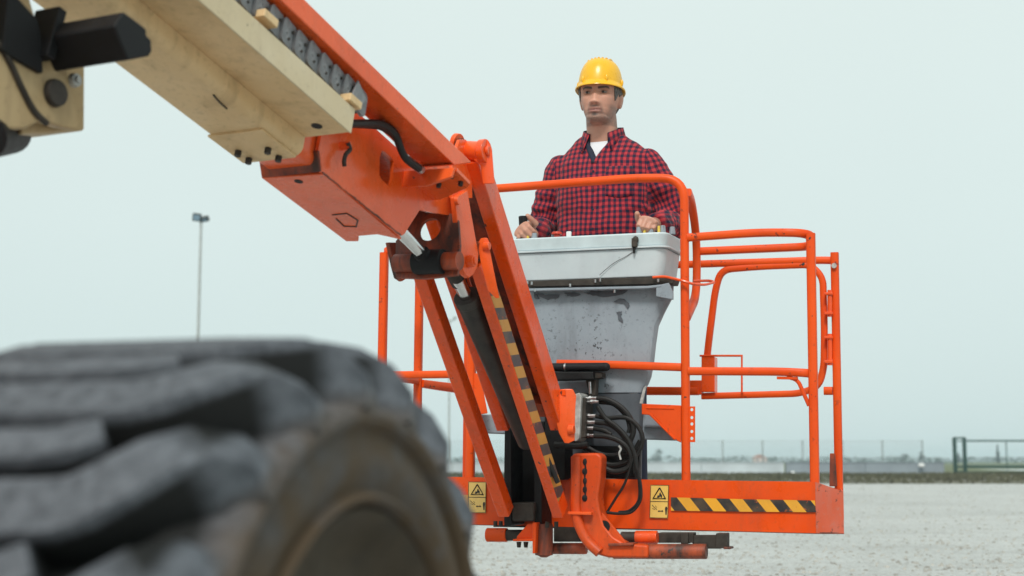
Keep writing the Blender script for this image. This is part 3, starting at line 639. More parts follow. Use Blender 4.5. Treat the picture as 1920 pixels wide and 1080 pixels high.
MB().prism([kp(u, v, .045) for u, v in ((-140, -120), (40, -60), (66, 30), (66, 110), (-120, 120))], bR * -.09).build('hanger_plate', 'cream_shaded', kn, .006)
k0, k1 = kp(-70, 175, -.01), A(-1.40, -.35, 1.15)
MB().beam(k0, k1, .17, bR, .19).build('riser', 'cream_shaded', kn, .012)
# black stop block
ep = [(214, 48), (232, 21), (250, 34), (276, 54), (276, 66), (285, 74), (286, 96), (281, 105), (240, 113)]
sr = .30
poly = [b_r(u, v, sr) for u, v in ep]
MB().prism(poly, bR * -.40).build('stop_block', 'rubber', kn, .006, seg=3)
MB().prism([b_r(u, v, .115) for u, v in ((6, 95), (16, -25), (70, 35), (78, 60), (82, 138), (22, 104))], bR * -.03).build('stop_plate', 'rubber', kn, .004)
MB().box(b_r(84, 66, .10), bR * .035, bU * .06, bD * .012).build('stop_plate', 'rubber', kn, .003)

# ---------------- jib: two pairs of parallel arms
jib = empty('jib', tuple(pt(985, 640, 5.0)), lift)
jR = frame(23)[0]; GAP = .215
def arm(top, bot, w, h, name, mat='orange', shift=0.0, parent=None):
    a, b = pt(*top) - jR * shift, pt(*bot) - jR * shift; d = unit(b - a); n = unit(np.cross(d, jR)); n = n if n[1] > 0 else -n
    o = MB().beam(a + n * h / 2, b + n * h / 2, w, jR, h).build(name, mat, jib, .005); return a, b, d, n
U1t, U1b = (883, 305, 4.61), (1043, 808, 5.26)
L2t, L2b = (890, 500, 4.70), (1046, 972, 5.32)
a1, b1, jd, jn = arm(U1t, U1b, .050, .088, 'upper_arm'); arm(U1t, U1b, .050, .088, 'upper_arm', shift=GAP)
a2, b2, _, jn2 = arm(L2t, L2b, .042, .072, 'lower_arm'); arm(L2t, L2b, .046, .060, 'lower_arm', shift=GAP + .003)
wm = (a1 + b1) / 2 - jR * GAP / 2 + jn * .085
MB().box(wm, (b1 - a1) / 2 * .97, jR * (GAP / 2 - .027), jn * .004).build('arm_web', 'orange_grimy_shaded', jib)  # inner face of the channel, its shade painted in with the dark tone
for t, m_ in ((.12, 'orange_grimy_shaded'), (.93, 'orange_grimy_shaded')):
    c = a1 + (b1 - a1) * t - jR * GAP / 2 + jn * .05; MB().box(c, jd * .03, jR * (GAP / 2 - .026), jn * .03).build('cross_brace', m_, jib, .003)
# hazard tape on the right side of the lower arm
d2 = unit(b2 - a2); base = a2 + jR * .0215 + jn2 * .036
L2 = np.linalg.norm(b2 - a2)
M['hazard_jib'] = hazard('hazard_tape_jib', a2, d2, jn2, .0980, -0.62, 0.30, (0.52, 0.25, 0.05), (0.050, 0.048, 0.055))
MB().box(base + d2 * (L2 * .49), d2 * L2 * .44, jR * .0006, jn2 * .032).build('hazard_tape', M['hazard_jib'], jib)
# pins and lugs at the jib's top
pa, pb = pt(866, 282, 4.66), pt(903, 284, 4.60)
MB().cyl(pa, pb, .033, .033, 24).build('pivot_tube', 'orange_boom', jib, .003)
MB().cyl(pb - bR * .004, pb + bR * .020, .040, .040, 24).cyl(pb + bR * .02, pb + bR * .03, .018, .016, 14).build('pivot_boss', 'orange', jib, .003)
MB().cyl(pt(853, 266, 4.70), pt(861, 267, 4.69), .030, .030, 24).build('pivot_boss', 'orange_boom', jib, .003)
MB().cyl(pt(862, 272, 4.68), pt(867, 272, 4.67), .022, .022, 16).build('spacer', 'black', jib)
MB().prism([pt(u, v, 4.595) for u, v in ((888, 300), (888, 275), (898, 262), (909, 262), (917, 280), (922, 345), (905, 345), (900, 310))], jR * .012).build('arm_lug', 'orange', jib, .003)
pa, pb = pt(880, 464, 4.74), pt(903, 466, 4.70)
MB().cyl(pa, pb, .023, .023, 20).build('pivot_tube', 'orange_grimy_shaded', jib)
MB().cyl(pt(884, 474, 4.735), pt(899, 475, 4.70), .026, .026, 16).build('spacer', 'black', jib)
MB().prism([pt(u, v, 4.692) for u, v in ((897, 470), (896, 455), (901, 446), (907, 446), (912, 456), (912, 470), (930, 560), (914, 545), (900, 490))], jR * .014).build('arm_lug', 'orange_boom', jib, .004)
p = pt(907, 462, 4.688); MB().cyl(p, p + jR * .022, .014, .013, 14).build('pivot_boss', 'orange_boom', jib, .002)
# hydraulic cylinder between the arms
c0, c1, cr = pt(878, 563, 4.84), pt(992, 828, 5.34), pt(858, 522, 4.74)
MB().cyl(c0, c1, .043, .043, 28).build('cylinder_barrel', 'barrel', jib, .004)
MB().cyl(c0 - unit(c1 - c0) * .022, c0 + unit(c1 - c0) * .012, .047, .047, 28).build('cylinder_gland', 'barrel', jib, .004)
MB().cyl(cr, c0, .024, .024, 20).build('cylinder_rod', 'chrome', jib)
MB().cyl(pt(850, 508, 4.73), pt(862, 532, 4.77), .030, .028, 18).build('rod_eye', 'black_grimy', jib, .003)
MB().tube(spline([pt(u, v, y) for u, v, y in ((960, 700, 5.10), (985, 745, 5.12), (1005, 800, 5.16), (1022, 850, 5.2), (1046, 905, 5.22))], 5), .010, 8).build('hose', 'hose', jib)
# foot clevis of the upper arm
clp = lambda u, v, y=5.235: pt(u, v, y)
MB().prism([clp(u, v) for u, v in ((1046, 730), (1066, 729), (1073, 742), (1071, 770), (1070, 826), (1058, 832), (1047, 812), (1036, 770))], jR * .018).build('clevis_plate', 'orange_boom', jib, .004)
MB().box(pt(1049, 737, 5.26), jR * .024, V(0, .03, 0), V(0, 0, .012)).build('clevis_cap', 'orange_rail', jib, .003)
p = pt(1066, 806, 5.23); MB().cyl(p, p + jR * .022, .018, .016, 16).build('pivot_boss', 'orange_boom', jib, .002)

# ---------------- basket frame of reference
qR, qD, qU = frame(20, 0, 0.5); qO = pt(1530, 1000, 5.2)
def q(r, d, u): return qO + qR * r + qD * d + qU * u
def qd(u, v, d=0.0): return on_plane(u, v, qO + qD * d, qD)

# ---------------- rotator column
col = empty('rotator_column', tuple(q(-1.15, -.1, 0)), lift)
def slab(name, mat, poly, d0, d1, parent, bev=.003):
    a = [qd(u, v, d0) for u, v in poly]; MB().prism(a, qD * (d1 - d0)).build(name, mat, parent, bev, seg=4 if bev > .012 else 2)
slab('column_plate', 'black', [(946, 800), (958, 800), (959, 985), (945, 988), (944, 940)], -.15, .02, col)
slab('column_plate', 'black', [(1001, 815), (1014, 830), (1016, 985), (1004, 992), (1001, 970)], -.12, .02, col)
slab('column_back', 'black', [(950, 790), (1020, 790), (1020, 975), (950, 975)], -.02, .02, col)
slab('column_foot', 'black_grimy', [(959, 942), (1001, 942), (1001, 978), (959, 978)], -.15, .02, col, .008)
slab('column_tube', 'black', [(1020, 740), (1060, 740), (1060, 900), (1020, 900)], -.05, .05, col, .008)
for u, v in ((929, 977), (939, 977), (951, 977), (1026, 978), (1043, 978)):
    p = qd(u, v, -.14); MB().cyl(p, p + qU * -.022, .009, .009, 6).build('bolt', 'black_grimy', col)

# ---------------- support arm under the basket
sup = empty('basket_support', tuple(q(-.9, -.1, 0)), lift)
body = [(1070, 856), (1074, 850), (1120, 849), (1128, 856), (1126, 900), (1121, 930), (1124, 955), (1133, 985), (1150, 1006), (1172, 1019), (1215, 1022), (1215, 1047), (1140, 1046), (1112, 1038), (1090, 1015), (1076, 985), (1069, 955)]
M['orange_arm'] = painted('dirty_orange_paint', (0.60, 0.062, 0.006), (0.72, 0.085, 0.010), dirt=(0.14, 0.04, 0.02), wear=0.63, dirt_amt=0.7, rough=0.34, spec=0.35, dr=(0.42, 0.74))
slab('curved_arm', M['orange_arm'], body, -.145, -.065, sup, .012)
mb = MB()
pth = spline([qd(u, v, -.150) for u, v in ((1080, 856), (1080, 905), (1079, 950), (1086, 985), (1102, 1015), (1124, 1036))], 6)
mb.tube(pth, .020, 12).build('arm_flange', M['orange_arm'], sup)
slab('arm_collar', 'orange_boom', [(1064, 959), (1108, 960), (1108, 966), (1064, 965)], -.175, -.06, sup)
slab('gusset', M['orange_arm'], [(1128, 960), (1174, 1018), (1160, 1026), (1128, 1024)], -.140, -.125, sup)
slab('gusset_flange', 'orange_grimy_shaded', [(1140, 1019), (1187, 1018), (1187, 1023), (1140, 1024)], -.16, -.09, sup)
p = qd(1133, 987, -.1405); mb = MB(); mb.cyl(p + qD * .004, p - qD * .0012, .022, .022, 20); mb.build('gusset_hole', 'black', sup)
mb = MB()
for v in (866, 884, 902, 918, 934):
    p = qd(1097, v, -.146); mb.ball(p, .008 + .004 * rng.random(), .003, .013, 8, 6)
mb.tube([qd(u, v, -.1455) for u, v in ((1097, 862), (1098, 880), (1096, 900), (1098, 920), (1097, 938))], [.0025, .004, .003, .0045, .002], 6); mb.build('worn_slot', 'black', sup)
def ptube(name, mat, u0, u1, v0, v1, d, parent=sup):
    a, b = qd(u0, (v0 + v1) / 2, d), qd(u1, (v0 + v1) / 2, d); r = np.linalg.norm(qd(u0, v0, d) - qd(u0, v1, d)) / 2; return MB().cyl(a, b, r, r, 24).build(name, mat, parent, .003)
ptube('lower_tube', 'orange_grimy_shaded', 1150, 1325, 1020, 1048, -.105)
ptube('lower_tube', 'orange_grimy_shaded', 1030, 1100, 1018, 1039, -.04)
ptube('end_sleeve', 'orange_rail', 913, 951, 990, 1016, -.07); ptube('tube_core', 'black_grimy', 950, 985, 993, 1014, -.07)
ptube('end_sleeve', 'orange', 1192, 1233, 995, 1020, -.05); ptube('tube_core', 'black_grimy', 1165, 1193, 997, 1018, -.05)
slab('gusset', 'orange_rail', [(990, 981), (1004, 981), (1004, 1014), (968, 1014), (969, 1006)], -.13, -.118, sup)
slab('gusset_flange', 'orange_rail', [(961, 1011), (1002, 1010), (1002, 1015), (961, 1015)], -.16, -.08, sup)
a, b = qd(1020, 982, -.10), qd(1020, 1041, -.10); MB().cyl(a, b, .034, .034, 28).cyl(b, b - qU * .008, .026, .012, 28).build('rotator_drum', 'orange_grimy_shaded', sup, .003)
slab('drum_rib', 'orange_rail', [(998, 980), (1006, 980), (1003, 1038), (998, 1038)], -.16, -.09, sup)
for u in (973, 986):
    p = qd(u, 1016, -.12); MB().cyl(p, p - qU * .021, .011, .008, 6).build('bolt', 'black_grimy', sup)
for u0, u1, v0, v1, d in ((1234, 1300, 999, 1018, -.03), (1276, 1290, 999, 1020, -.045), (1298, 1352, 1004, 1029, -.02), (1342, 1363, 1000, 1028, -.05)):
    slab('track_bracket', 'black_grimy', [(u0, v0), (u1, v0), (u1, v1), (u0, v1)], d, d + .05, sup)
slab('track_foot', 'orange_grimy_shaded', [(1356, 1025), (1370, 1026), (1370, 1030), (1356, 1030)], -.06, .0, sup)
slab('slide_rail', 'black', [(925, 985), (1362, 991.5), (1362, 997), (925, 988)], .02, .06, sup)
slab('under_frame', 'black_grimy', [(1038, 986), (1095, 987), (1095, 1016), (1038, 1016)], .0, .04, sup)

# ---------------- basket
bk = empty('work_basket', tuple(q(-.875, .35, 0)), lift)
W, DP, RH = 1.75, .70, 1.098
def dent(me, amp):
    for v in me.vertices:
        p = np.array(v.co); k = mnoise.noise(Vector(p * 3.2)) * amp; v.co = Vector(p - qD * k)
def toe_panel(p0, p1, h0, h1, n=24):
    """sheet-metal toe board from p0 to p1, slightly dented, 4 mm thick"""
    mb = MB(); a, b = np.asarray(p0), np.asarray(p1); nrm = unit(np.cross(b - a, qU)); F, Bk = [], []
    for i in range(n + 1):
        t = i / n; p = a + (b - a) * t; h = h0 + (h1 - h0) * t
        for j in range(7):
            w = p + qU * h * j / 6; k = mnoise.noise(Vector(w * 4.0)) * .004 * math.sin(math.pi * min(1, j / 6 + .05)) * (1 if 0 < i < n else 0); F.append(w + nrm * k); Bk.append(w + nrm * (k - .005))
    m_ = (n + 1) * 7; fs = []
    for i in range(n):
        for j in range(6):
            A_ = i * 7 + j; fs += [(A_, A_ + 7, A_ + 8, A_ + 1), (m_ + A_, m_ + A_ + 1, m_ + A_ + 8, m_ + A_ + 7)]
        fs += [(i * 7, m_ + i * 7, m_ + i * 7 + 7, i * 7 + 7), (i * 7 + 6, i * 7 + 13, m_ + i * 7 + 13, m_ + i * 7 + 6)]
    fs += [tuple(range(7)) [::-1] + tuple(m_ + j for j in range(7)), tuple(n * 7 + j for j in range(7)) + tuple(m_ + n * 7 + j for j in range(6, -1, -1))]
    mb.add(F + Bk, fs); return mb
toe_panel(q(-W, 0, 0), q(0, 0, 0), .184, .184, 60).build('toe_board', 'orange_toe', bk, smooth=60)
M['toe_scuffed'] = painted('scuffed_toe_paint', (0.56, 0.075, 0.018), (0.58, 0.13, 0.08), dirt=(0.36, 0.20, 0.165), dirt_amt=0.75, wear=0.61, rough=.4)
toe_panel(q(.0005, .0005, 0), q(.090, .075, -.002), .184, .152, 6).build('toe_board', M['toe_scuffed'], bk, smooth=60)
toe_panel(q(.090, .0755, -.002), q(.004, DP, 0), .152, .150, 14).build('toe_board', 'orange_toe', bk, smooth=60)
toe_panel(q(.004, DP + .001, 0), q(-W, DP + .001, 0), .15, .15, 30).build('toe_board', 'orange_toe', bk, smooth=60)
toe_panel(q(-W - .001, DP, 0), q(-W - .001, 0, 0), .15, .184, 14).build('toe_board', 'orange_toe', bk, smooth=60)
MB().prism([q(-W + .004, .006, .006), q(-.004, .006, .006), q(.08, .078, .006), q(0, DP - .004, .006), q(-W + .004, DP - .004, .006)], qU * .012).build('floor_plate', 'zinc', bk)
MB().tube([q(-W, .004, .001), q(0, .004, .001), q(.088, .078, -.001)], .0032, square=True).build('bottom_edge', 'black_grimy', bk)
T = .0160
def rail(name, pts, rad=.0, t=T, square=True, mat='orange_rail', rs=.09, parent=None, up=None):
    P = fillet(pts, rs, 7) if rs else pts; return MB().tube(P, t, 12, square, tuple(qU if up is None else up)).build(name, mat, parent or bk, smooth=50)
P1, P1L = -.481, -1.352
# front posts
rail('post', [q(-.004, .022, .15), q(-.004, .022, RH)], rs=0, up=qD)
rail('post', [q(P1L, .020, .15), q(P1L, .020, .9)], rs=0, up=qD)
rail('post', [q(-W + .004, .022, .15), q(-W + .004, .022, RH)], rs=0, up=qD)
# raised front arch over the console, running down into two posts
AH = 1.338
rail('arch_rail', [q(P1, .020, .15), q(P1, .020, AH - .005), q(-.66, .016, AH + .008), q(-1.22, .016, AH), q(P1L, .020, AH), q(P1L, .020, .88)], rs=.13, up=qD, t=.0172, square=False)
# second hoop behind the right post
rail('hoop', [q(P1 + .006, .05, 1.285), q(P1 - .012, .20, 1.27), q(P1 - .026, .345, 1.16), q(P1 - .026, .345, .92), q(P1 - .004, .06, .80)], rs=.11, t=.0150)
# top loops
rail('top_rail', [q(P1 + .012, .020, 1.103), q(-.20, .018, 1.110), q(-.008, .020, 1.100), q(-.050, .345, 1.097), q(-.16, .35, 1.097), q(P1 - .03, .350, 1.097)], rs=.085, t=.0145)
rail('top_rail', [q(P1L - .018, .020, 1.105), q(-W - .006, .020, 1.108), q(-W + .02, .40, 1.10), q(-1.60, DP, 1.10), q(-1.2, DP, 1.098), q(-.06, DP, 1.09), q(.005, DP, 1.086)], rs=.07, t=.0145)
rail('post', [q(-.002, DP - .01, .02), q(-.002, DP - .01, 1.118)], rs=0, up=qD)
rail('post', [q(-1.635, DP - .01, .02), q(-1.635, DP - .01, 1.10)], rs=0, up=qD)
rail('post', [q(-W + .02, .35, .02), q(-W + .02, .35, 1.10)], rs=0, up=qD)
# mid rails
rail('mid_rail', [q(-.99, .020, .628), q(-.752, .020, .620), q(P1 - .014, .018, .607)], rs=0, t=.0150)
rail('mid_rail', [q(P1 + .012, .020, .592), q(-.12, .018, .586), q(-.002, .020, .578), q(-.02, .16, .575)], rs=.06, t=.0150)
rail('mid_rail', [q(-W + .02, .022, .592), q(P1L - .018, .022, .592)], rs=0, t=.0150)
rail('mid_rail', [q(-W + .02, .04, .586), q(-W + .02, .33, .586)], rs=0, t=.0145)
rail('mid_rail', [q(-W + .03, .36, .575), q(-1.635, DP - .01, .562), q(-.58, DP - .01, .548)], rs=0, t=.0165)
rail('mid_rail', [q(-.055, DP - .01, .545), q(-.02, DP - .01, .545)], rs=0, t=.0165)
rail('corner_brace', [q(-.10, .022, .566), q(-.06, .022, .555), q(-.02, .022, .46)], rs=.03, t=.007)
MB().prism([q(-.135, .010, .568), q(-.06, .010, .566), q(-.06, .03, .566), q(-.135, .03, .568)], qU * -.010).build('brace_plate', 'orange_rail', bk)
# gate at the back with latch box, hinges
gt = lambda u, v, d=DP: qd(u, v, d)
MB().tube(fillet([gt(1322, 705), gt(1329, 640), gt(1341, 545), gt(1352, 506), gt(1420, 500), gt(1520, 496), gt(1543, 520), gt(1546, 620), gt(1545, 690), gt(1535, 725), gt(1500, 738), gt(1316, 743)], .07, 7), .0135, 12, True, tuple(qD)).build('gate_frame', 'orange_rail', bk, smooth=50)
slab('latch_box', 'orange', [(1315, 668), (1340, 669), (1340, 735), (1315, 735)], DP - .03, DP + .03, bk)
slab('latch_box', 'orange', [(1293, 713), (1316, 713), (1316, 740), (1293, 740)], DP - .02, DP + .02, bk)
MB().tube([gt(u, v, DP - .03) for u, v in ((1312, 667), (1391, 667), (1391, 736))], .0045, 8).build('latch_loop', 'orange', bk)
for v0, v1 in ((548, 590), (630, 681)):
    slab('hinge', 'orange', [(1545, v0), (1561, v0 - 1), (1561, v0 + 5), (1545, v0 + 5)], DP - .05, DP - .02, bk)
    slab('hinge', 'orange', [(1545, v1 - 6), (1561, v1 - 6), (1561, v1), (1545, v1)], DP - .05, DP - .02, bk)
    p0, p1 = gt(1556, v0 - 4, DP - .035), gt(1556, v1 + 4, DP - .035); MB().cyl(p0, p1, .010, .010, 12).build('hinge_pin', 'orange', bk)
slab('post_patch', 'orange_grimy_shaded', [(1556, 850), (1566, 850), (1570, 912), (1555, 912)], DP - .045, DP - .04, bk)
p = q(-.002, DP - .033, 1.06); MB().cyl(p, p - qD * .006, .011, .011, 10).build('bolt', 'zinc', bk)
# gussets at the two inner front posts
slab('gusset', 'orange_rail', [(1203, 757), (1277, 760), (1277, 830), (1270, 827), (1224, 779), (1203, 777)], .010, .016, bk)
MB().tube([qd(u, v, .010) for u, v in ((1212, 765), (1264, 766))], .0035, 6).build('gusset_rib', 'orange_rail', bk)
MB().tube([qd(u, v, .010) for u, v in ((1219, 777), (1266, 824))], .0045, 6).build('gusset_rib', 'orange_rail', bk)
slab('gusset', 'orange_rail', [(884, 700), (900, 700), (914, 775), (890, 779), (884, 740)], .010, .016, bk)
fl = [(1291, 762), (1300, 762), (1303, 766), (1303, 825), (1299, 829), (1291, 828)]
a = [qd(u, v, .012) for u, v in fl]; mb = MB()
hs = [768, 783, 795, 809, 822]; bounds = [762, 775.5, 789, 802, 815.5, 829]
for k in range(5):
    o_ = [qd(1291, bounds[k], .012), qd(1303, bounds[k], .012), qd(1303, bounds[k + 1], .012), qd(1291, bounds[k + 1], .012)]
    hc = qd(1297, hs[k], .012); h_ = [hc + .0062 * (math.cos(t) * qR - math.sin(t) * qU) for t in np.linspace(2.4, 2.4 + 2 * math.pi, 10, endpoint=False)]
    mb.plate_hole(o_, h_, qD * .006)
mb.build('adjuster_plate', 'orange_rail', bk)
# hazard tape and stickers on the toe board
M['hazard_toe'] = hazard('hazard_tape_toe', q(-.53, 0, .085), qR, qU, .0985, 0.82, 0.02)
slab('hazard_tape', M['hazard_toe'], [(1258, 932.5), (1394, 936.0), (1528, 938.5), (1530, 960.5), (1394, 959.5), (1258, 957.5)], -.0055, -.0050, bk, 0)
slab('hazard_tape', M['hazard_toe'], [(760, 927), (877, 928), (877, 950), (760, 949)], -.0055, -.0050, bk, 0)
def sticker(u0, u1, v0, v1, sk):
    f = lambda a, b, d: qd(u0 + (u1 - u0) * a + sk * b, v0 + (v1 - v0) * b, d)
    s_ = MB().prism([f(0, 0, -.0062), f(1, .01, -.0062), f(1, 1, -.0062), f(0, .985, -.0062)], qD * .0008).build('warning_sticker', 'yellow', bk); WORLD[s_.name] = Matrix()
    mb = MB(); D0 = -.0068; ln = lambda pts, r: mb.tube([f(a, b, D0) for a, b in pts], r, 4)
    ln([(0.02, .01), (.98, .015), (.98, .985), (.02, .975), (.02, .01)], .0010); ln([(0.02, .495), (.98, .505)], .0012)
    ln([(.5, .09), (.83, .41), (.17, .405), (.5, .09)], .0026)
    mb.prism([f(a, b, D0) for a, b in ((.36, .385), (.42, .30), (.48, .33), (.50, .25), (.56, .22), (.58, .28), (.64, .30), (.64, .385), (.58, .385), (.55, .34), (.50, .385))], qD * .0004)
    ln([(.12, .60), (.22, .66), (.40, .74)], .0011); ln([(.14, .70), (.30, .74)], .0009); ln([(.30, .62), (.38, .68)], .0008)
    ln([(.46, .785), (.72, .785)], .0016); mb.prism([f(a, b, D0) for a, b in ((.44, .785), (.52, .75), (.52, .82))], qD * .0004); mb.prism([f(a, b, D0) for a, b in ((.74, .785), (.66, .75), (.66, .82))], qD * .0004)
    mb.prism([f(a, b, D0) for a, b in ((.82, .70), (.86, .65), (.92, .65), (.95, .70), (.93, .80), (.92, .90), (.86, .90), (.84, .80))], qD * .0004)
    mb.build('pictogram', 'ink', s_)
sticker(1219.5, 1254.5, 909, 972, -2); sticker(878, 912, 903, 962, -1)

# ---------------- control console and its pedestal
cs = empty('control_console', tuple(q(-.875, .15, 0)), lift)
def rbox(r0, r1, d0, d1, u0, u1, rad, taper=0.0, k=5, tilt=0.0):
    rings = []
    for u, t in ((u0, taper), (u1, 0.0)):
        sec = rrect(r0 + t, r1 - t, d0 + t * .6, d1 - t * .6, rad, k); rings.append([q(r, d, u + tilt * (d - d0)) for r, d in sec])
    return MB().loft(rings)
CR0, CR1 = -1.225, -.545
rbox(CR0, CR1, .002, .30, 1.074, 1.128, .045, .012, tilt=.02).build('console_lid', 'grey_lid', cs, .008, seg=3)
rbox(CR0 - .002, CR1 + .002, -.001, .303, 1.068, 1.0755, .047, tilt=.02).build('lid_seam', 'grey_box', cs, .002)
rbox(CR0 + .012, CR1 - .010, .008, .29, .957, 1.068, .045, .014, tilt=.01).build('console_box', 'grey_box', cs, .006, seg=3)
MB().tube(spline([qd(u, v, .0075) for u, v in ((1186, 473), (1172, 482), (1158, 489), (1146, 497), (1134, 507), (1124, 516))], 5), .0011, 5).build('crack', 'black_grimy', cs)
c = qd(1190, 455, -.004); MB().box(c, qR * .011, qD * .008, qU * .018).ball(c + qU * .012 + qR * .004, .012, .010, .014).build('lid_latch', 'black_grimy', cs, .003)
MB().prism([qd(u, v, -.006) for u, v in ((1185, 458), (1193, 458), (1190, 475), (1187, 475))], qD * .006).build('latch_tongue', 'black', cs)
# bracket bar below the box
slab('support_bar', 'black_grimy', [(988, 527), (1236, 519), (1266, 520), (1262, 532), (988, 538)], .015, .10, cs)
slab('support_bar', 'grey_panel', [(990, 541), (1215, 536), (1240, 533), (1240, 538), (1215, 541), (990, 546)], -.002, .03, cs)
for u, v in ((989, 530), (997, 531), (1116, 527), (1125, 525), (1069, 535), (1003, 544), (1152, 546), (1234, 526)):
    p = qd(u, v, .0); MB().cyl(p - qU * .006, p + qU * .006, .0045, .0045, 8).build('bolt', 'steel', cs)
slab('side_bracket', 'grey_panel', [(1230, 535), (1254, 530), (1262, 548), (1262, 562), (1230, 556)], .0, .012, cs)
MB().tube(fillet([qd(u, v, d) for u, v, d in ((1224, 520, .0), (1246, 518, -.005), (1282, 527, -.02), (1300, 533, -.01), (1322, 534, .05), (1341, 529, .12), (1330, 526, .15), (1300, 527, .12))], .02, 4), .0052, 8).build('guide_ring', 'orange', cs)
# pedestal sheet: outline narrows downwards with a step near the foot
half = [(.340, .935), (.338, .905), (.330, .872), (.304, .825), (.279, .772), (.268, .70), (.260, .63), (.249, .575), (.238, .548), (.226, .530), (.222, .515), (.216, .455), (.214, .38), (.210, .30), (.208, .185)]
M['slate'] = painted('dark_slate', (0.060, 0.070, 0.085), (0.095, 0.108, 0.125), dirt=(0.03, 0.03, 0.032), dirt_amt=0.6, rough=0.45, wear=0.62)  # darker slate tone for the foot, inner column and chips
cen = -.880; mb = MB(); rings = []
for w, u in half:
    rings.append([q(cen + w * x, .055 + dd, u) for x, dd in ((-1, .035), (-1, .02), (-.965, .004), (-.9, -.004), (-.5, -.010), (0, -.012), (.5, -.010), (.9, -.004), (.965, .004), (1, .02), (1, .035))])
mb.loft(rings[:11]).build('pedestal', 'grey_panel', cs, smooth=30)
MB().loft([[p_ + qD * .003 for p_ in r_] for r_ in rings[11:]]).build('pedestal_foot', 'slate', cs, smooth=30)
MB().loft([[p_ + qD * .003 for p_ in rings[11]], [p_ + qD * .003 - qU * .004 for p_ in rings[10]]]).build('pedestal_foot', 'slate', cs, smooth=30)
MB().box(q(cen, .16, .56), qR * .16, qD * .07, qU * .36).build('pedestal_column', 'slate', cs, .01)
def chip(pts, n=3):
    P_ = [qd(u + rng.uniform(-1.2, 1.2), v + rng.uniform(-1.2, 1.2), .0405) for (u0, v0), (u1, v1) in zip(pts, pts[1:] + pts[:1]) for u, v in [(u0 + (u1 - u0) * k / n, v0 + (v1 - v0) * k / n) for k in range(n)]]
    MB().prism(P_, qD * .004).build('paint_chip', 'slate', cs)
chip([(1008, 548), (1022, 553), (1050, 552), (1046, 560), (1026, 562), (1012, 556)]); chip([(1058, 548), (1078, 549), (1090, 552), (1074, 557), (1064, 555)])
chip([(1094, 550), (1110, 545), (1140, 547), (1166, 543), (1180, 543), (1166, 551), (1146, 555), (1122, 557), (1106, 552)])
chip([(1150, 566), (1162, 560), (1172, 562), (1180, 572), (1177, 580), (1171, 570), (1160, 567)]); chip([(1156, 586), (1166, 584), (1164, 592), (1168, 604), (1160, 600)])
chip([(1000, 546), (1006, 552), (1010, 562), (1002, 560)])
slab('pedestal_edge', 'zinc', [(1206, 727), (1212, 722), (1204, 758), (1198, 757)], .035, .045, cs)
slab('lower_box', 'grey_panel', [(895, 777), (1266, 776), (1266, 822), (1262, 826), (895, 812)], .09, .25, cs, .01)
slab('lower_box', 'grey_panel', [(1206, 797), (1266, 799), (1264, 803), (1206, 801)], .07, .09, cs)
# controls on the lid
top = lambda r, d: q(r, d, 1.129 + .02 * d)
for r, d, h in ((-.668, .05, .028), (-.624, .06, .028), (-.575, .055, .03), (-1.10, .05, .024), (-1.02, .06, .02), (-.548, .10, .03)):
    MB().cyl(top(r, d), top(r, d) + qU * h, .013, .010, 10).build('switch_guard', 'grey_panel', cs, .002)
for r, d in ((-.647, .05), (-.588, .045), (-1.125, .045)): MB().cyl(top(r, d), top(r, d) + qU * .028, .0055, .0055, 10).build('toggle', 'yellow_plastic', cs)
MB().cyl(top(-1.005, .05), top(-1.005, .05) + qU * .014, .012, .012, 14).cyl(top(-1.005, .05) + qU * .014, top(-1.005, .05) + qU * .024, .022, .020, 20).build('stop_button', 'red_button', cs, .002)
MB().box(top(-.955, .05) + qU * .010, qR * .010, qD * .006, qU * .014).build('rocker_switch', 'white_plastic', cs, .003)
JY = top(-1.155, .070)
MB().cyl(JY, JY + qU * .02, .03, .022, 20).cyl(JY + qU * .02, JY + qU * .04, .012, .012, 12).cyl(JY + qU * .04, JY + qU * .098, .016, .019, 16).build('joystick', 'rubber', cs, .003)

# ---------------- hydraulic manifold, rubber bumper and hoses in front of the pedestal
hy = empty('hydraulic_manifold', tuple(q(-1.0, -.05, .4)), lift)
slab('manifold_plate', 'zinc', [(1074, 740), (1086, 736), (1090, 742), (1086, 822), (1080, 828), (1070, 826)], -.10, .0, hy, .004)
slab('manifold_block', 'black_grimy', [(1088, 744), (1098, 746), (1098, 820), (1086, 822)], -.08, .02, hy)
a, b = qd(1030, 689, -.03), qd(1136, 688, -.03); MB().cyl(a, b, .0165, .0165, 18).ball(b, .017, .017, .0165).build('bumper_bar', 'rubber', hy, .003)
MB().cyl(qd(1059, 689, -.03), qd(1062, 689, -.03), .0172, .0172, 18).build('bumper_clamp', 'steel', hy)
slab('bumper_block', 'black', [(1034, 697), (1112, 697), (1112, 711), (1036, 713)], -.06, .02, hy, .004)
slab('bumper_block', 'black_grimy', [(1112, 698), (1128, 698), (1128, 708), (1112, 711)], -.03, .03, hy)
slab('mount_leg', 'black_grimy', [(1098, 712), (1118, 711), (1116, 742), (1104, 744)], -.02, .02, hy)
MB().cyl(qd(1106, 716, -.03), qd(1107, 738, -.03), .005, .005, 8).build('stud', 'steel', hy)
fits = [(747, 1096, 1119), (753.5, 1098, 1123), (780, 1094, 1117), (792, 1090, 1116), (803, 1088, 1113), (817, 1094, 1114)]
for v, u0, u1 in fits:
    a, b = qd(u0, v, -.05), qd(u1, v - .5, -.05); m_ = (a + b) / 2
    MB().cyl(a, m_, .0062, .0062, 10).cyl(m_ - (b - a) * .12, m_ + (b - a) * .05, .009, .009, 6).cyl(m_, b, .0075, .0075, 12).build('hose_fitting', 'steel', hy)
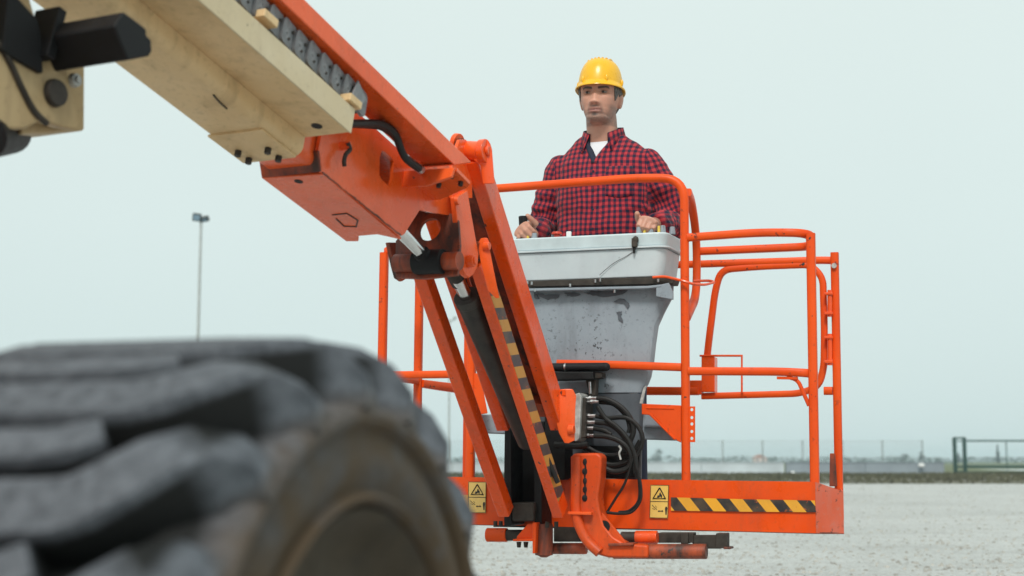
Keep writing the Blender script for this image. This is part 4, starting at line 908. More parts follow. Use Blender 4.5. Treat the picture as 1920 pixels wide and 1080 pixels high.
hoses = [([(1119, 747), (1140, 750), (1165, 764), (1182, 785), (1188, 808), (1180, 830)], .0105, -.05),
         ([(1123, 754), (1150, 758), (1172, 778), (1180, 800), (1178, 812)], .0080, -.04),
         ([(1117, 780), (1140, 784), (1172, 783), (1192, 795), (1204, 815), (1203, 835), (1192, 856)], .0085, -.055),
         ([(1116, 792), (1140, 795), (1160, 808), (1176, 830), (1186, 850), (1190, 880), (1196, 897)], .0090, -.06),
         ([(1113, 803), (1132, 807), (1146, 815)], .0095, -.05),
         ([(1114, 817), (1135, 818), (1160, 826), (1178, 842), (1184, 862), (1176, 878), (1150, 884), (1128, 874)], .0105, -.065),
         ([(1120, 762), (1136, 785), (1156, 800), (1176, 822), (1190, 852), (1194, 885)], .0090, -.07),
         ([(1070, 822), (1100, 838), (1130, 852), (1160, 852), (1186, 846), (1200, 826)], .0080, -.03),
         ([(1092, 836), (1120, 862), (1150, 872), (1180, 862), (1194, 842)], .0095, -.02),
         ([(1040, 834), (1080, 836), (1102, 834)], .0130, -.09),
         ([(1188, 856), (1172, 905), (1154, 935), (1138, 961)], .0050, -.075),
         ([(1196, 880), (1202, 915), (1200, 940), (1184, 960), (1160, 963), (1138, 961)], .0055, -.08),
         ([(1192, 870), (1198, 905), (1197, 938), (1180, 957), (1160, 960)], .0045, -.078)]
for pts, r, d in hoses: MB().tube(spline([qd(u, v, d) for u, v in pts], 7), r, 10).build('hose', 'hose', hy)
MB().tube(spline([qd(u, v, -.085) for u, v in ((1160, 836), (1164, 842), (1161, 850), (1164, 862))], 4), .004, 6).build('hose_clip', 'zinc', hy)
MB().tube(spline([qd(u, v, .0) for u, v in ((985, 800), (955, 830), (950, 870), (953, 900))], 5), .009, 8).build('hose', 'hose', hy)
slab('back_box', 'black', [(1100, 835), (1200, 838), (1198, 895), (1100, 895)], .02, .05, hy)

# ================================================================== PERSON
pr = lambda *z: np.interp(z[0], z[1], z[2])
P0 = q(-.885, .345, .020); hX, hY = frame(20)[0], frame(20)[1]
def pl(p): return P0 + hX * p[0] + hY * p[1] + V(0, 0, 1) * p[2]
man = empty('person', tuple(P0)); tag(man, 'person in yellow hard hat and red and navy checked shirt standing at the console', 'person')

def remesh(mb, voxel, smooth=2):
    me = bpy.data.meshes.new('tmp'); me.from_pydata(mb.v, [], mb.f); me.update(); o = bpy.data.objects.new('tmp', me); C.objects.link(o)
    r = o.modifiers.new('r', 'REMESH'); r.mode = 'VOXEL'; r.voxel_size = voxel; r.use_smooth_shade = True
    if smooth: s = o.modifiers.new('s', 'SMOOTH'); s.iterations = smooth; s.factor = .5
    dg = bpy.context.evaluated_depsgraph_get(); dg.update(); out = bpy.data.meshes.new_from_object(o.evaluated_get(dg))
    bpy.data.objects.remove(o); bpy.data.meshes.remove(me); return out
def co(me):
    a = np.empty(len(me.vertices) * 3); me.vertices.foreach_get('co', a); return a.reshape(-1, 3)
def setco(me, a): me.vertices.foreach_set('co', np.ascontiguousarray(a, dtype=np.float32).ravel()); me.update()
def to_world(me): a = co(me); setco(me, P0 + np.outer(a[:, 0], hX) + np.outer(a[:, 1], hY) + np.outer(a[:, 2], V(0, 0, 1)))

# --- head, in its own axes: face towards -Y, eyes at height 0
ZS = [-.118, -.112, -.100, -.085, -.068, -.045, -.020, .005, .035, .065, .090, .108, .118]
WS = [.017, .029, .0405, .0495, .0565, .0640, .0715, .0745, .0765, .0750, .0640, .0430, .012]
FS = [-.058, -.076, -.0855, -.0835, -.0860, -.0865, -.0845, -.0835, -.0910, -.0885, -.073, -.048, -.012]
BS = [-.010, -.004, .010, .030, .055, .076, .090, .098, .1025, .098, .080, .050, .012]
def g(x, s): return math.exp(-.5 * (x / s) ** 2)
def head_pt(th, z):
    w, f, b = np.interp(z, ZS, WS), np.interp(z, ZS, FS), np.interp(z, ZS, BS); s, c = math.sin(th), math.cos(th); y0 = .008 if z > -.09 else -.02
    x = w * math.copysign(abs(s) ** .88, s); y = y0 + ((f - y0) * abs(c) ** .80 if c > 0 else (b - y0) * abs(c) ** .9)
    if c > 0:
        ax = abs(x)
        nose = np.interp(z, [-.058, -.0525, -.046, -.040, -.020, .0, .014], [0, .006, .0185, .0205, .0135, .0065, 0]); y -= nose * g(x, np.interp(z, [-.05, -.035, 0], [.0125, .0095, .0075]))
        y -= .0085 * g(ax - .0145, .0055) * g(z + .044, .007)
        y += .0130 * g(ax - .031, .0145) * g(z - .001, .0080)
        y -= .0062 * g(ax - .030, .021) * g(z - .0195, .0062)
        y -= .0040 * g(x, .019) * g(z + .0655, .0042) + .0050 * g(x, .017) * g(z + .0775, .0048) - .0042 * g(x, .023) * g(z + .0712, .0022)
        y += .0040 * g(x, .02) * g(z + .0875, .005)
        y -= .0060 * g(x, .017) * g(z + .104, .009)
        y -= .0040 * g(ax - .046, .016) * g(z + .022, .014)
        y += .0030 * g(ax - .033 - (z + .05) * -.2, .006) * g(z + .055, .02)
    return V(x, y, z)
HYAW, HPITCH, HROLL = math.radians(4), math.radians(-2), math.radians(1.5)
HS = 1.09; HC = V(-.004, -.035, 1.738)                                      # eye line above the floor
HM = np.array(Matrix.Rotation(HYAW, 3, 'Z') @ Matrix.Rotation(HPITCH, 3, 'X') @ Matrix.Rotation(HROLL, 3, 'Y'))
def hd(p): return HC + HM @ np.asarray(p, float) * HS
body = MB(); nT = 84; zz = list(np.linspace(-.118, .118, 84))
body.loft([[hd(head_pt(2 * math.pi * i / nT, z)) for i in range(nT)] for z in zz])
for sx in (-1, 1):                                               # ears
    rings = []
    for j, (dx, s) in enumerate(((-.012, .5), (0, .85), (.008, 1.0), (.0125, .82), (.014, .55))):
        rings.append([hd(V(sx * (.0705 + dx * .9 + .004 * math.sin(t)), .016 + .010 * dx / .014 + .0165 * s * math.cos(t) - .003 * math.sin(t), -.018 + .031 * s * math.sin(t) * (1.0 if math.sin(t) > 0 else .85))) for t in np.linspace(0, 2 * math.pi, 16, endpoint=False)])
    body.loft(rings)
NB = V(-.004, .012, 1.50)
def ring(c, rx, ry, n=28, ax=None, ay=None):
    ax = V(1, 0, 0) if ax is None else ax; ay = V(0, 1, 0) if ay is None else ay
    return [np.asarray(c) + ax * rx * math.cos(t) + ay * ry * math.sin(t) for t in np.linspace(0, 2 * math.pi, n, endpoint=False)]
nk0 = hd((0, .018, -.045))
body.loft([ring(NB * (1 - t) + nk0 * t, r1, r2) for t, r1, r2 in ((-.1, .095, .075), (.2, .071, .068), (.5, .0650, .066), (.8, .064, .066), (1.0, .061, .062))])
# trunk and limbs under the clothes
body.loft([ring((0, y, z), a, b) for z, a, b, y in ((.86, .15, .105, .01), (.98, .155, .11, .0), (1.15, .15, .105, 0), (1.32, .17, .11, 0), (1.44, .165, .10, .005), (1.50, .12, .075, .01), (1.53, .07, .06, .012))])
def limb(mb, pts, rs, n=18):
    P = spline(pts, 6); rr = list(np.interp(np.linspace(0, len(pts) - 1, len(P)), range(len(pts)), rs)); mb.tube(P, rr, n); mb.ball(P[0], rs[0], n=n); mb.ball(P[-1], rs[-1], n=n)
SH = {-1: V(-.186, .012, 1.452), 1: V(.186, .012, 1.452)}
EL = {-1: V(-.262, .000, 1.210), 1: V(.278, .030, 1.205)}
WR_ = {-1: V(-.256, -.190, 1.150), 1: V(.258, -.185, 1.162)}
for sx in (-1, 1):
    limb(body, [SH[sx], (SH[sx] + EL[sx]) / 2, EL[sx], (EL[sx] + WR_[sx]) / 2, WR_[sx]], (.050, .042, .032, .031, .028))
    limb(body, [V(sx * .085, .01, .90), V(sx * .095, .005, .50), V(sx * .10, .02, .10)], (.078, .056, .042))
# hands: palm, four bent fingers, thumb
def hand(mb, wrist, fwd, out, up, curl, grip_up=0.0):
    """fwd: wrist to knuckles; out: thumb side; up: back of the hand"""
    fwd, out, up = unit(fwd), unit(out), unit(up)
    rings = []
    for t, w, h in ((-.02, .026, .019), (.02, .030, .017), (.05, .038, .0155), (.085, .040, .0145), (.097, .034, .012)):
        rings.append([wrist + fwd * t + out * w * math.cos(a) + up * h * math.sin(a) for a in np.linspace(0, 2 * math.pi, 16, endpoint=False)])
    mb.loft(rings)
    for k, (o_, L, r) in enumerate(((.030, .078, .0088), (.0105, .086, .0092), (-.010, .080, .0088), (-.029, .063, .0078))):
        p = wrist + fwd * (.088 - .004 * abs(k - 1)) + out * o_; d = fwd.copy(); pts = [p - fwd * .02, p]; ang = 0.0
        for f_, c_ in ((.46, curl[0]), (.30, curl[1]), (.24, curl[2])):
            ang += c_; d = fwd * math.cos(ang) - up * math.sin(ang); p = p + d * L * f_; pts.append(p)
        mb.tube(pts, [r, r * 1.02, r * .98, r * .92, r * .74], 10); mb.ball(pts[-1], r * .76, n=8, m=6)
    b = wrist + fwd * .022 + out * .026; d1 = unit(fwd * .62 + out * .62 - up * .25); d2 = unit(fwd * .8 + out * .10 - up * .25 + up * grip_up); p1 = b + d1 * .032; p2 = p1 + d2 * .026; p3 = p2 + unit(d2 + up * grip_up * .4) * .020
    mb.tube([b - d1 * .015, b, p1, p2, p3], [.016, .0155, .0132, .0122, .0108], 10); mb.ball(p3, .0108, n=8, m=6)
wl_ = WR_[1]; hand(body, wl_ + V(.0, -.012, .0), V(.06, -1, .02), V(-1, -.05, .35), V(.30, .05, .95), (1.15, 1.25, .7), .55)
wr_ = WR_[-1]; hand(body, wr_ + V(0, -.010, .004), V(-.10, -1, .05), V(.70, .05, .72), V(-.70, -.02, .70), (.95, 1.05, .6), .9)
bm_ = remesh(body, .0034, 1)
a = co(bm_); loc = (a - HC) @ HM / HS                                  # head coordinates
x, y, z = loc[:, 0], loc[:, 1], loc[:, 2]; ax_a = np.abs(x)
G_ = lambda v, s: np.exp(-.5 * (v / s) ** 2)
nz = np.array([mnoise.noise(Vector(p * 60)) for p in loc]); nz2 = np.array([mnoise.noise(Vector(p * 230)) for p in loc])
skin = np.tile(V(.50, .255, .180), (len(a), 1)) * (1 + .07 * nz[:, None])
def blend(col, k): global skin; k = np.clip(k, 0, 1)[:, None]; skin = skin * (1 - k) + np.asarray(col) * k
front = (y < .03) & (z > -.14) & (z < .1)
blend((.62, .30, .21), front * (G_(x, .014) * G_(z + .04, .014) * .45 + G_(ax_a - .045, .016) * G_(z + .025, .014) * .35))
beard = np.clip((-.050 - z) / .014 + np.clip((ax_a - .030) / .03, 0, 1) * .9 - .12, 0, 1) * np.clip((z + .121) / .008, 0, 1) * (y < .035)
beard = np.maximum(beard, 1.1 * G_(z + .0585, .0048) * G_(x, .021) * (y < -.05)) * np.clip(1 - 1.3 * G_(ax_a - .036, .010) * G_(z + .062, .012), 0, 1)
noseish = (y < -.0925) & (ax_a < .022) & (z > -.0605) & (z < .02)
beard = np.where(noseish, 0, beard)
blend((.135, .092, .074), front * beard * (.62 + .35 * nz2))
blend((.050, .034, .028), front * (1.15 * G_(x, .0085) * G_(z + .0885, .0060) + .45 * G_(x, .013) * G_(z + .0590, .0028) + .5 * G_(ax_a - .024, .004) * G_(z + .072, .010)) * (y < -.05))
blend((.36, .145, .115), front * np.clip(1.2 * G_(x, .0185) * G_(z + .0715, .0058), 0, .9) * (y < -.06) * (ax_a < .024))
blend((.10, .035, .03), front * .85 * G_(x, .019) * G_(z + .0712, .0017) * (y < -.06))
blend((.035, .024, .018), front * 1.25 * np.clip(G_(z - .0130 - .16 * (np.minimum(ax_a, .038) - .012) + .25 * np.maximum(0, ax_a - .042), .0027) * ((ax_a > .011) & (ax_a < .051)), 0, 1) * (y < -.03))
blend((.16, .085, .065), front * .55 * G_(ax_a - .031, .012) * G_(z - .0035, .0030) * (y < -.03))
blend((.25, .10, .07), front * .7 * G_(ax_a - .0085, .0035) * G_(z + .0505, .0025) * (y < -.07))
blend((.34, .16, .11), front * .25 * G_(ax_a - .0045, .0018) * G_(z - .014, .008))
hairz = ((z > .028) | ((y > .0) & (z > -.075) & (ax_a < .072)))
blend((.05, .045, .042), hairz * (z > -.08) * ((y > .03) | (z > .04)) * 1.0)
att = bm_.color_attributes.new('Col', 'FLOAT_COLOR', 'POINT'); att.data.foreach_set('color', np.c_[skin, np.ones(len(a))].astype(np.float32).ravel())
m, nt, b = new_mat('skin'); at = N(nt, 'ShaderNodeAttribute', attribute_name='Col'); nt.links.new(at.outputs['Color'], b.inputs['Base Color'])
b.inputs['Roughness'].default_value = .50; b.inputs['Subsurface Weight'].default_value = .12; b.inputs['Subsurface Radius'].default_value = (.010, .004, .002); b.inputs['Subsurface Scale'].default_value = 1.0
bump(nt, b, tex_noise(nt, coords(nt), 260, 4), .15, .001); M['skin'] = m
bm_.materials.clear(); bm_.materials.append(m); to_world(bm_); bm_.name = 'body'; put('body', bm_, man)
# eyes
M['eye_white'] = plain('eye_white', (.26, .22, .20), .25, var=.05, bmp=0); M['iris'] = plain('eye_iris', (.022, .016, .012), .15, var=.1, bmp=0)
for sx in (-1, 1):
    c = V(sx * .0312, -.0640, -.0008); mb = MB(); mb.ball((0, 0, 0), .0112, .0112, .0044, 16, 12); mb.v = [tuple(pl(hd(c + V(*p)))) for p in mb.v]; o = mb.build('eye', 'eye_white', man, smooth=60); WORLD[o.name] = Matrix()
    mb = MB(); mb.ball((0, 0, 0), .0054, .0022, .0046, 12, 8); mb.v = [tuple(pl(hd(c + V(-.0030, -.0100, .0006) + V(*p)))) for p in mb.v]; mb.build('iris', 'iris', o, smooth=60)
# hair on the sides and back, short and greying
def hair_mat():
    m, nt, b = new_mat('short_hair'); v = coords(nt, (1, 1, .25)); n = tex_noise(nt, v, 190, 4, .7)
    nt.links.new(mixc(nt, remap(nt, n, .35, .7), (.022, .019, .017), (.19, .175, .16)), b.inputs['Base Color']); b.inputs['Roughness'].default_value = .6; bump(nt, b, n, .8, .004); return m
M['hair'] = hair_mat(); mb = MB(); rings = []; ths = np.linspace(math.radians(58), math.radians(302), 70)
for j in range(15):
    t = j / 14; row = []
    for th in ths:
        k = abs(th - math.pi) / math.radians(122); low = np.interp(k, [0, .45, .62, .72, .80, .90, .96, 1.0], [-.082, -.078, -.058, -.012, .008, -.030, -.018, .012]); zt = low + (.062 - low) * t
        p = head_pt(th, zt); n_ = unit(V(p[0], p[1] * .8, 0)); edge = min(1, 4 * t, 4 * (1 - k) + .25); row.append(pl(hd(p + n_ * (.0010 + .0060 * edge + .0016 * mnoise.noise(Vector(p * 150))))))
    rings.append(row)
k = len(ths); mb.add([p for r in rings for p in r], [(j * k + i, j * k + i + 1, (j + 1) * k + i + 1, (j + 1) * k + i) for j in range(14) for i in range(k - 1)])
hair = mb.build('hair', 'hair', man, smooth=80); s_ = hair.modifiers.new('thick', 'SOLIDIFY'); s_.thickness = .004; s_.offset = -1

# --- hard hat
M['helmet'] = plain('yellow_hard_hat', (.80, .43, .012), .30, var=.05, scale=20, bmp=.04)
hat = empty('hard_hat', tuple(pl(hd((0, 0, .08)))), man)
HT = math.radians(0); BZ, DH = .032, .114
def dome(th, t, off=0.0):
    """t: 0 at the brim, 1 at the crown"""
    a_ = t * math.pi / 2; r = math.cos(a_) ** .56; zz_ = math.sin(a_) ** 1.0 * DH; s, c = math.sin(th), math.cos(th); ln = .104 if c > 0 else .110; p = V((.0850 + off) * r * s, -(ln + off) * r * c + .004, BZ + zz_ + off * (t > .5))
    p[2] += .010 * (c < 0) * abs(c) * (1 - t) * -1; return p
mb = MB(); nn = 64; rings = []
for t in (0, .04, .10, .18, .27, .36, .46, .56, .66, .76, .85, .92, .97, .995): rings.append([pl(hd(dome(2 * math.pi * i / nn, t))) for i in range(nn)])
mb.loft(rings)
mb.build('shell', 'helmet', hat, smooth=60)
rings = []                                                        # brim: outward lip with a rolled edge, longer at the front
for off, dz in ((0, .012), (.004, .003), (.008, -.001), (.0105, -.004), (.0110, -.009), (.009, -.0105), (.004, -.006), (-.004, -.003)):
    row = []
    for i in range(nn):
        th = 2 * math.pi * i / nn; p = dome(th, 0); c = math.cos(th); d = unit(V(p[0], p[1], 0)); vis = 1 + (.8 * max(0, c) ** 3); p = p + d * off * vis + V(0, 0, dz - .004 * max(0, c) ** 3 * (off > .003)); row.append(pl(hd(p)))
    rings.append(row)
mb = MB(); mb.loft(rings + [rings[0]], False); mb.build('brim', 'helmet', hat, smooth=60)
for k_, x0 in enumerate((-.042, -.028, -.014, 0, .014, .028, .042)):     # ribs over the crown, front to back
    pth = []
    for yy in np.linspace(-.052 + abs(x0) * .3, .075, 14):
        th = math.atan2(x0 / .0850, -(yy - .004) / .106); rr = math.hypot(x0 / .0850, (yy - .004) / .106); t = 2 / math.pi * math.acos(min(1, max(0, rr)) ** (1 / .56)); p = dome(th, t); pth.append(pl(hd(p + V(0, 0, .0010))))
    r_ = [.0022] + [.0042] * (len(pth) - 2) + [.0022]; MB().tube(pth, r_, 8).build('crown_rib', 'helmet', hat, smooth=60)
for th in (-.62, .52, 1.45, -1.5):
    p = dome(th, .10, .001); d = unit(V(p[0], p[1], 0)); mb = MB(); mb.ball((0, 0, 0), .0065, .0045, .0135, 10, 8); mb.v = [tuple(pl(hd(p + d * .0005 + V(*w_)))) for w_ in mb.v]; mb.build('slot_boss', 'helmet', hat, smooth=60)
mb = MB(); mb.loft([[pl(hd(dome(2 * math.pi * i / nn, 0) * V(k_, k_, 1) + V(0, 0, z_))) for i in range(nn)] for k_, z_ in ((.93, .010), (.90, -.005), (.86, -.005), (.86, .010))], False); mb.build('liner', 'black', hat, smooth=60)

# --- clothes
def plaid():
    m, nt, b = new_mat('checked_shirt'); uv = N(nt, 'ShaderNodeUVMap', uv_map='weave'); sp = N(nt, 'ShaderNodeSeparateXYZ')
    nv = tex_noise(nt, coords(nt), 22, 3); dis = N(nt, 'ShaderNodeVectorMath', operation='SCALE'); dis.inputs['Scale'].default_value = .0
    nt.links.new(uv.outputs[0], sp.inputs[0]); per = 1 / .0235
    def band(ch):
        f = math_n(nt, 'FRACT', math_n(nt, 'MULTIPLY', sp.outputs[ch], per)); t = math_n(nt, 'ABSOLUTE', math_n(nt, 'SUBTRACT', f, .5)); return remap(nt, t, .19, .31, 1.0, 0.0)
    A_, B_ = band(0), band(1)
    c = mixc(nt, A_, (.43, .038, .048), (.150, .019, .036)); c2 = mixc(nt, A_, (.190, .023, .038), (.012, .018, .042)); c = mixc(nt, B_, c, c2)
    nt.links.new(c, b.inputs['Base Color']); b.inputs['Roughness'].default_value = .85; b.inputs['Specular IOR Level'].default_value = .15
    b.inputs['Sheen Weight'].default_value = .08
    f = tex_noise(nt, coords(nt, (1, 1, .45)), 20, 5, .5, .7); bump(nt, b, f, .9, .022); return m
M['plaid'] = plaid(); M['navy'] = plain('navy_cloth', (.012, .016, .034), .85, var=.2); M['tee'] = plain('white_cotton', (.66, .67, .70), .9, var=.06); M['jeans'] = plain('dark_jeans', (.03, .04, .07), .9, var=.3); M['boot'] = plain('brown_leather', (.08, .045, .025), .6, var=.3)
sh = MB()
TOR = ((.84, .185, .135, .008), (.90, .188, .138, .005), (1.02, .190, .142, -.004), (1.15, .197, .140, -.004), (1.28, .204, .137, -.002), (1.38, .206, .134, .002), (1.45, .207, .122, .008), (1.488, .192, .106, .012), (1.525, .158, .090, .016), (1.556, .124, .080, .018), (1.582, .096, .074, .018))
sh.loft([ring((0, y, z), a_, b_, 40) for z, a_, b_, y in TOR])
for sx in (-1, 1):
    s0, e0, w0 = SH[sx], EL[sx], WR_[sx]; P = spline([s0 + V(-sx * .03, 0, .008), s0 + V(sx * .012, 0, -.035), s0 * .5 + e0 * .5 + V(sx * .012, .004, 0), e0 + V(sx * .006, .012, -.005), e0 * .55 + w0 * .45, w0 + V(0, .014, 0)], 6); L = len(P)
    sh.tube(P, list(np.interp(np.linspace(0, 1, L), [0, .15, .4, .62, .8, .97, 1], [.056, .066, .061, .058, .052, .041, .037])), 22); sh.ball(s0 + V(-sx * .006, 0, -.002), .062, .068, .060)
def front_y(x_, z_):
    sec = [(zq, a_, b_, yq) for zq, a_, b_, yq in TOR]; zs_ = [s[0] for s in sec]; a_ = np.interp(z_, zs_, [s[1] for s in sec]); b_ = np.interp(z_, zs_, [s[2] for s in sec]); yq = np.interp(z_, zs_, [s[3] for s in sec]); return yq - b_ * math.sqrt(max(.02, 1 - (x_ / a_) ** 2))
sm_ = remesh(sh, .0062, 3)
A_ = co(sm_); nr = np.empty(len(A_) * 3); sm_.vertices.foreach_get('normal', nr); nr = nr.reshape(-1, 3); dsp = np.zeros(len(A_))
for i, p in enumerate(A_):
    sx = 1 if p[0] > 0 else -1; elb = g(np.linalg.norm(p - EL[sx]), .09); arm_ = 1 / (1 + math.exp(-(abs(p[0]) - .205) * 60))
    f1 = mnoise.noise(Vector((p[0] * 9 + p[2] * 5, p[1] * 9, p[2] * 7 - p[0] * 4))); f2 = mnoise.noise(Vector((p[0] * 14, p[1] * 22, p[2] * 34)));  f3 = 1 - abs(mnoise.noise(Vector((p[0] * 7 - p[2] * 9 + 3, p[1] * 6, p[2] * 10 + p[0] * 5)))) * 2
    f4 = mnoise.noise(Vector((p[0] * 18 + 7, p[1] * 8, p[2] * 5)))
    low = np.interp(p[2], [1.0, 1.18, 1.32], [1, 1, .3])
    dsp[i] = .0085 * f1 + .0085 * f3 * (.4 + .6 * low) + .013 * f2 * (elb * 1.1 + .35 * arm_) + .0065 * f4 * low * (1 - arm_)
A2 = A_ + nr * dsp[:, None]
setco(sm_, A2)
bmh = bmesh.new(); bmh.from_mesh(sm_); VN = 1.452
dead = [f for f in bmh.faces if (lambda c: (c.y < .02 and c.z > VN and abs(c.x + .006) < (c.z - VN) * .52 and c.z < 1.60) or c.z > 1.578 or (c.z < .855))(f.calc_center_median())]
def cuff_end(c):
    for sx in (-1, 1):
        d = unit(WR_[sx] - EL[sx])
        if (V(*c) - WR_[sx]) @ d > .014 and np.linalg.norm(V(*c) - WR_[sx]) < .09: return True
    return False
dead += [f for f in bmh.faces if cuff_end(f.calc_center_median()) and f not in set(dead)]
bmesh.ops.delete(bmh, geom=list(set(dead)), context='FACES')
uvl = bmh.loops.layers.uv.new('weave')
for f in bmh.faces:
    c = V(*f.calc_center_median()); sx = 1 if c[0] > 0 else -1
    seam = abs(c[0]) > .196 + max(0, (1.30 - c[2])) * .03 and min(np.linalg.norm(c - (SH[sx] * (1 - t) + EL[sx] * t)) for t in (0, .25, .5, .75, 1)) < .105 or c[1] < -.10 and np.linalg.norm(c - (EL[sx] * .4 + WR_[sx] * .6)) < .14 and abs(c[0]) > .19
    for l in f.loops:
        p = V(*l.vert.co)
        if seam:
            u1, u2 = unit(EL[sx] - SH[sx]), unit(WR_[sx] - EL[sx]); upper = (c - EL[sx]) @ (u2 - u1) > 0
            if upper: t = (p - SH[sx]) @ u1; r_ = p - SH[sx] - u1 * t; axd = u1
            else: t = np.linalg.norm(EL[sx] - SH[sx]) + (p - EL[sx]) @ u2; r_ = p - EL[sx] - u2 * ((p - EL[sx]) @ u2); axd = u2
            e1 = unit(np.cross(axd, V(1, 0, 0))); e2 = np.cross(axd, e1); an = math.atan2(r_ @ e2, r_ @ e1)
            cr = c - (SH[sx] if upper else EL[sx]); cr = cr - axd * (cr @ axd); ca = math.atan2(cr @ e2, cr @ e1)
            if an - ca > math.pi: an -= 2 * math.pi
            if an - ca < -math.pi: an += 2 * math.pi
            l[uvl].uv = (an * .066, t)
        else:
            nf = f.normal; uu = p[0] if abs(nf.x) < .80 else p[1] * math.copysign(1, -c[0]) * (1 if True else 0) + .155 * sx
            vv = p[2] if abs(nf.z) < .78 else p[2] * .4 + abs(p[1]) * .9
            l[uvl].uv = (uu * 1.02, vv)
        wv = Vector((p[0] * 9 + 3, p[1] * 5, p[2] * 8)); wv2 = Vector((p[0] * 24, p[1] * 9 + 5, p[2] * 20)); k0 = l[uvl].uv
        l[uvl].uv = (k0[0] + .0075 * mnoise.noise(wv) + .0030 * mnoise.noise(wv2), k0[1] + .0085 * mnoise.noise(wv + Vector((31, 7, 2))) + .0032 * mnoise.noise(wv2 + Vector((3, 40, 8))))
for f in bmh.faces: f.smooth = True
from mathutils.bvhtree import BVHTree
bvh = BVHTree.FromBMesh(bmh)
def surf(x_, z_):
    h = bvh.ray_cast(Vector((x_, -1, z_)), Vector((0, 1, 0))); return h[0].y if h[0] is not None and h[0].y < 0 else front_y(x_, z_) - .008
bmh.to_mesh(sm_); bmh.free(); sm_.materials.clear(); sm_.materials.append(M['plaid']); to_world(sm_); sm_.name = 'shirt'
shirt = put('shirt', sm_, man); s_ = shirt.modifiers.new('thick', 'SOLIDIFY'); s_.thickness = .002; s_.offset = -1; WORLD[shirt.name] = Matrix()
# placket, buttons, pocket, collar
for zb in (1.405, 1.325, 1.245, 1.165):
    p = V(-.006, surf(-.006, zb) - .001, zb); mb = MB(); mb.cyl(pl(p), pl(p - V(0, .003, 0)), .0052, .0050, 10); mb.build('button', 'navy', shirt)
def collar():
    mb = MB(); n = 46; rows = [[], [], [], []]
    for i in range(n + 1):
        t = -1 + 2 * i / n; an = t * math.radians(152); k = abs(t); s, c = math.sin(an), math.cos(an)     # 0 = nape
        cx, cy = -.004, .012; rx, ry = .0780, .0760
        zt = 1.634 - .056 * k ** 1.7; zb_ = 1.572 - .054 * k ** 3
        ex = .0 + .010 * k; drop = .046 + .026 * k ** 3
        ib = V(cx + rx * 1.05 * s, cy + ry * 1.05 * c, zb_); it = V(cx + rx * .98 * s, cy + ry * .98 * c, zt); of = V(cx + (rx + .006) * s, cy + (ry + .006) * c, zt + .001)
        flare = 1 + .17 + .16 * k ** 3; ob = V(cx + rx * flare * s + .004 * s, cy + ry * flare * c - .012 * k ** 4, zt - drop)
        if k > .93: ob = ob + V(math.copysign(.010, s), -.006, -.012)
        for r_, p in zip(rows, (ib, it, of, ob)): r_.append(pl(p))
    k_ = n + 1; mb.add([p for r_ in rows for p in r_], [(j * k_ + i, j * k_ + i + 1, (j + 1) * k_ + i + 1, (j + 1) * k_ + i) for j in range(3) for i in range(n)])
    me = mb.mesh('collar', None, 60); uv_ = me.uv_layers.new(name='weave')
    for poly in me.polygons:
        poly.material_index = 0 if min(v // k_ for v in poly.vertices) >= 2 else 1
        for li in poly.loop_indices: v = me.loops[li].vertex_index; uv_.data[li].uv = ((v % k_) * .0105, (v // k_) * .052 + .005)
    me.materials.append(M['plaid']); me.materials.append(M['navy']); o = put('collar', me, shirt); s_ = o.modifiers.new('t', 'SOLIDIFY'); s_.thickness = .0025; return o
collar()
for sx in (-1, 1):                                                # facings along the open neck
    mb = MB(); rows = []; n = 10
    for i in range(n + 1):
        z_ = 1.442 + .118 * i / n; xe = max(0, (z_ - VN)) * .52
        ys_ = min(surf(-.006 + sx * (xe + .010), z_), surf(-.006 + sx * (xe + .016), z_)); rows.append([V(-.006 + sx * (xe - .010), ys_ + .006, z_), V(-.006 + sx * (xe + .002), ys_ - .003, z_), V(-.006 + sx * (xe + .014), ys_ - .0015, z_)])
    mb.add([pl(p_) for r_ in rows for p_ in r_], [(i * 3 + k_, i * 3 + k_ + 1, i * 3 + k_ + 4, i * 3 + k_ + 3) for i in range(n) for k_ in range(2)])
    me = mb.mesh('facing', M['plaid'] if sx > 0 else M['navy'], 60); uv_ = me.uv_layers.new(name='weave'); fl_ = [p_ for r_ in rows for p_ in r_]
    for l in me.loops: uv_.data[l.index].uv = (fl_[l.vertex_index][0] * 1.02, fl_[l.vertex_index][2])
    o = put('facing', me, shirt); s_ = o.modifiers.new('t', 'SOLIDIFY'); s_.thickness = .002
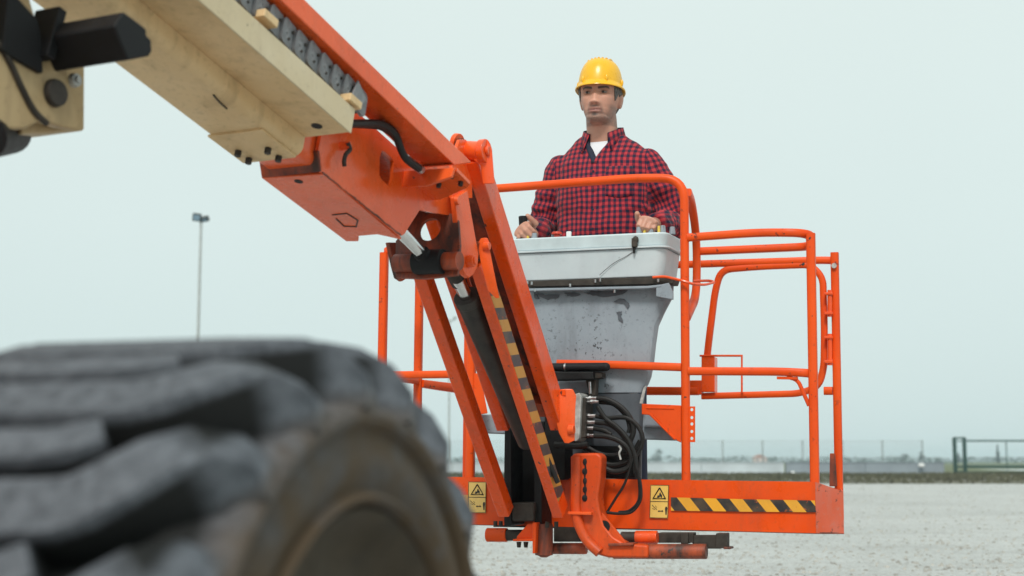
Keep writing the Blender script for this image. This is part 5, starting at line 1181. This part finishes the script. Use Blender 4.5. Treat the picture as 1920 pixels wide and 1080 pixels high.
def patch(x0, x1, z0, z1, off, name):
    mb = MB(); n = 8; vs = []; me = None
    for j in range(n + 1):
        for i in range(n + 1):
            x_ = x0 + (x1 - x0) * i / n; z_ = z0 + (z1 - z0) * j / n - (.010 * (1 - abs(2 * i / n - 1)) if j == 0 else 0); vs.append(V(x_, surf(x_, z_) - off, z_))
    mb.add([pl(p) for p in vs], [(j * (n + 1) + i, j * (n + 1) + i + 1, (j + 1) * (n + 1) + i + 1, (j + 1) * (n + 1) + i) for j in range(n) for i in range(n)]); me = mb.mesh(name, M['plaid'], 60); uv_ = me.uv_layers.new(name='weave')
    for l in me.loops: p = vs[l.vertex_index]; uv_.data[l.index].uv = (p[0] * 1.02 + .006, p[2] + .004)
    o = put(name, me, shirt); s_ = o.modifiers.new('t', 'SOLIDIFY'); s_.thickness = .003
patch(.045, .150, 1.300, 1.425, .0030, 'pocket')
# white T-shirt under it
tee = MB(); tee.loft([ring((-.004, y, z), a_, b_, 40) for z, a_, b_, y in ((1.30, .170, .116, 0), (1.40, .172, .112, .002), (1.46, .160, .104, .008), (1.50, .125, .090, .010), (1.530, .096, .079, .010), (1.548, .078, .0705, .011))], False)
tee.v = [tuple(pl(V(*p))) for p in tee.v]; tee.build('undershirt', 'tee', man, smooth=60)
# trousers and boots
tr = MB()
tr.loft([ring((0, y, z), a_, b_, 36) for z, a_, b_, y in ((.80, .175, .118, .01), (.90, .176, .125, .008), (1.0, .168, .124, .0))])
for sx in (-1, 1): limb(tr, [V(sx * .088, .01, .86), V(sx * .096, .005, .50), V(sx * .104, .02, .09)], (.094, .074, .062))
tm = remesh(tr, .010, 2); tm.materials.clear(); tm.materials.append(M['jeans']); to_world(tm); tm.name = 'trousers'; put('trousers', tm, man)
for sx in (-1, 1):
    bt = MB(); bt.loft([ring((sx * .104, y, z), a_, b_, 24) for z, a_, b_, y in ((.001, .048, .135, -.05), (.03, .050, .138, -.05), (.06, .048, .120, -.04), (.09, .050, .075, .01), (.16, .055, .062, .02))]); bt.v = [tuple(pl(V(*p))) for p in bt.v]; bt.build('boot', 'boot', man, smooth=60)
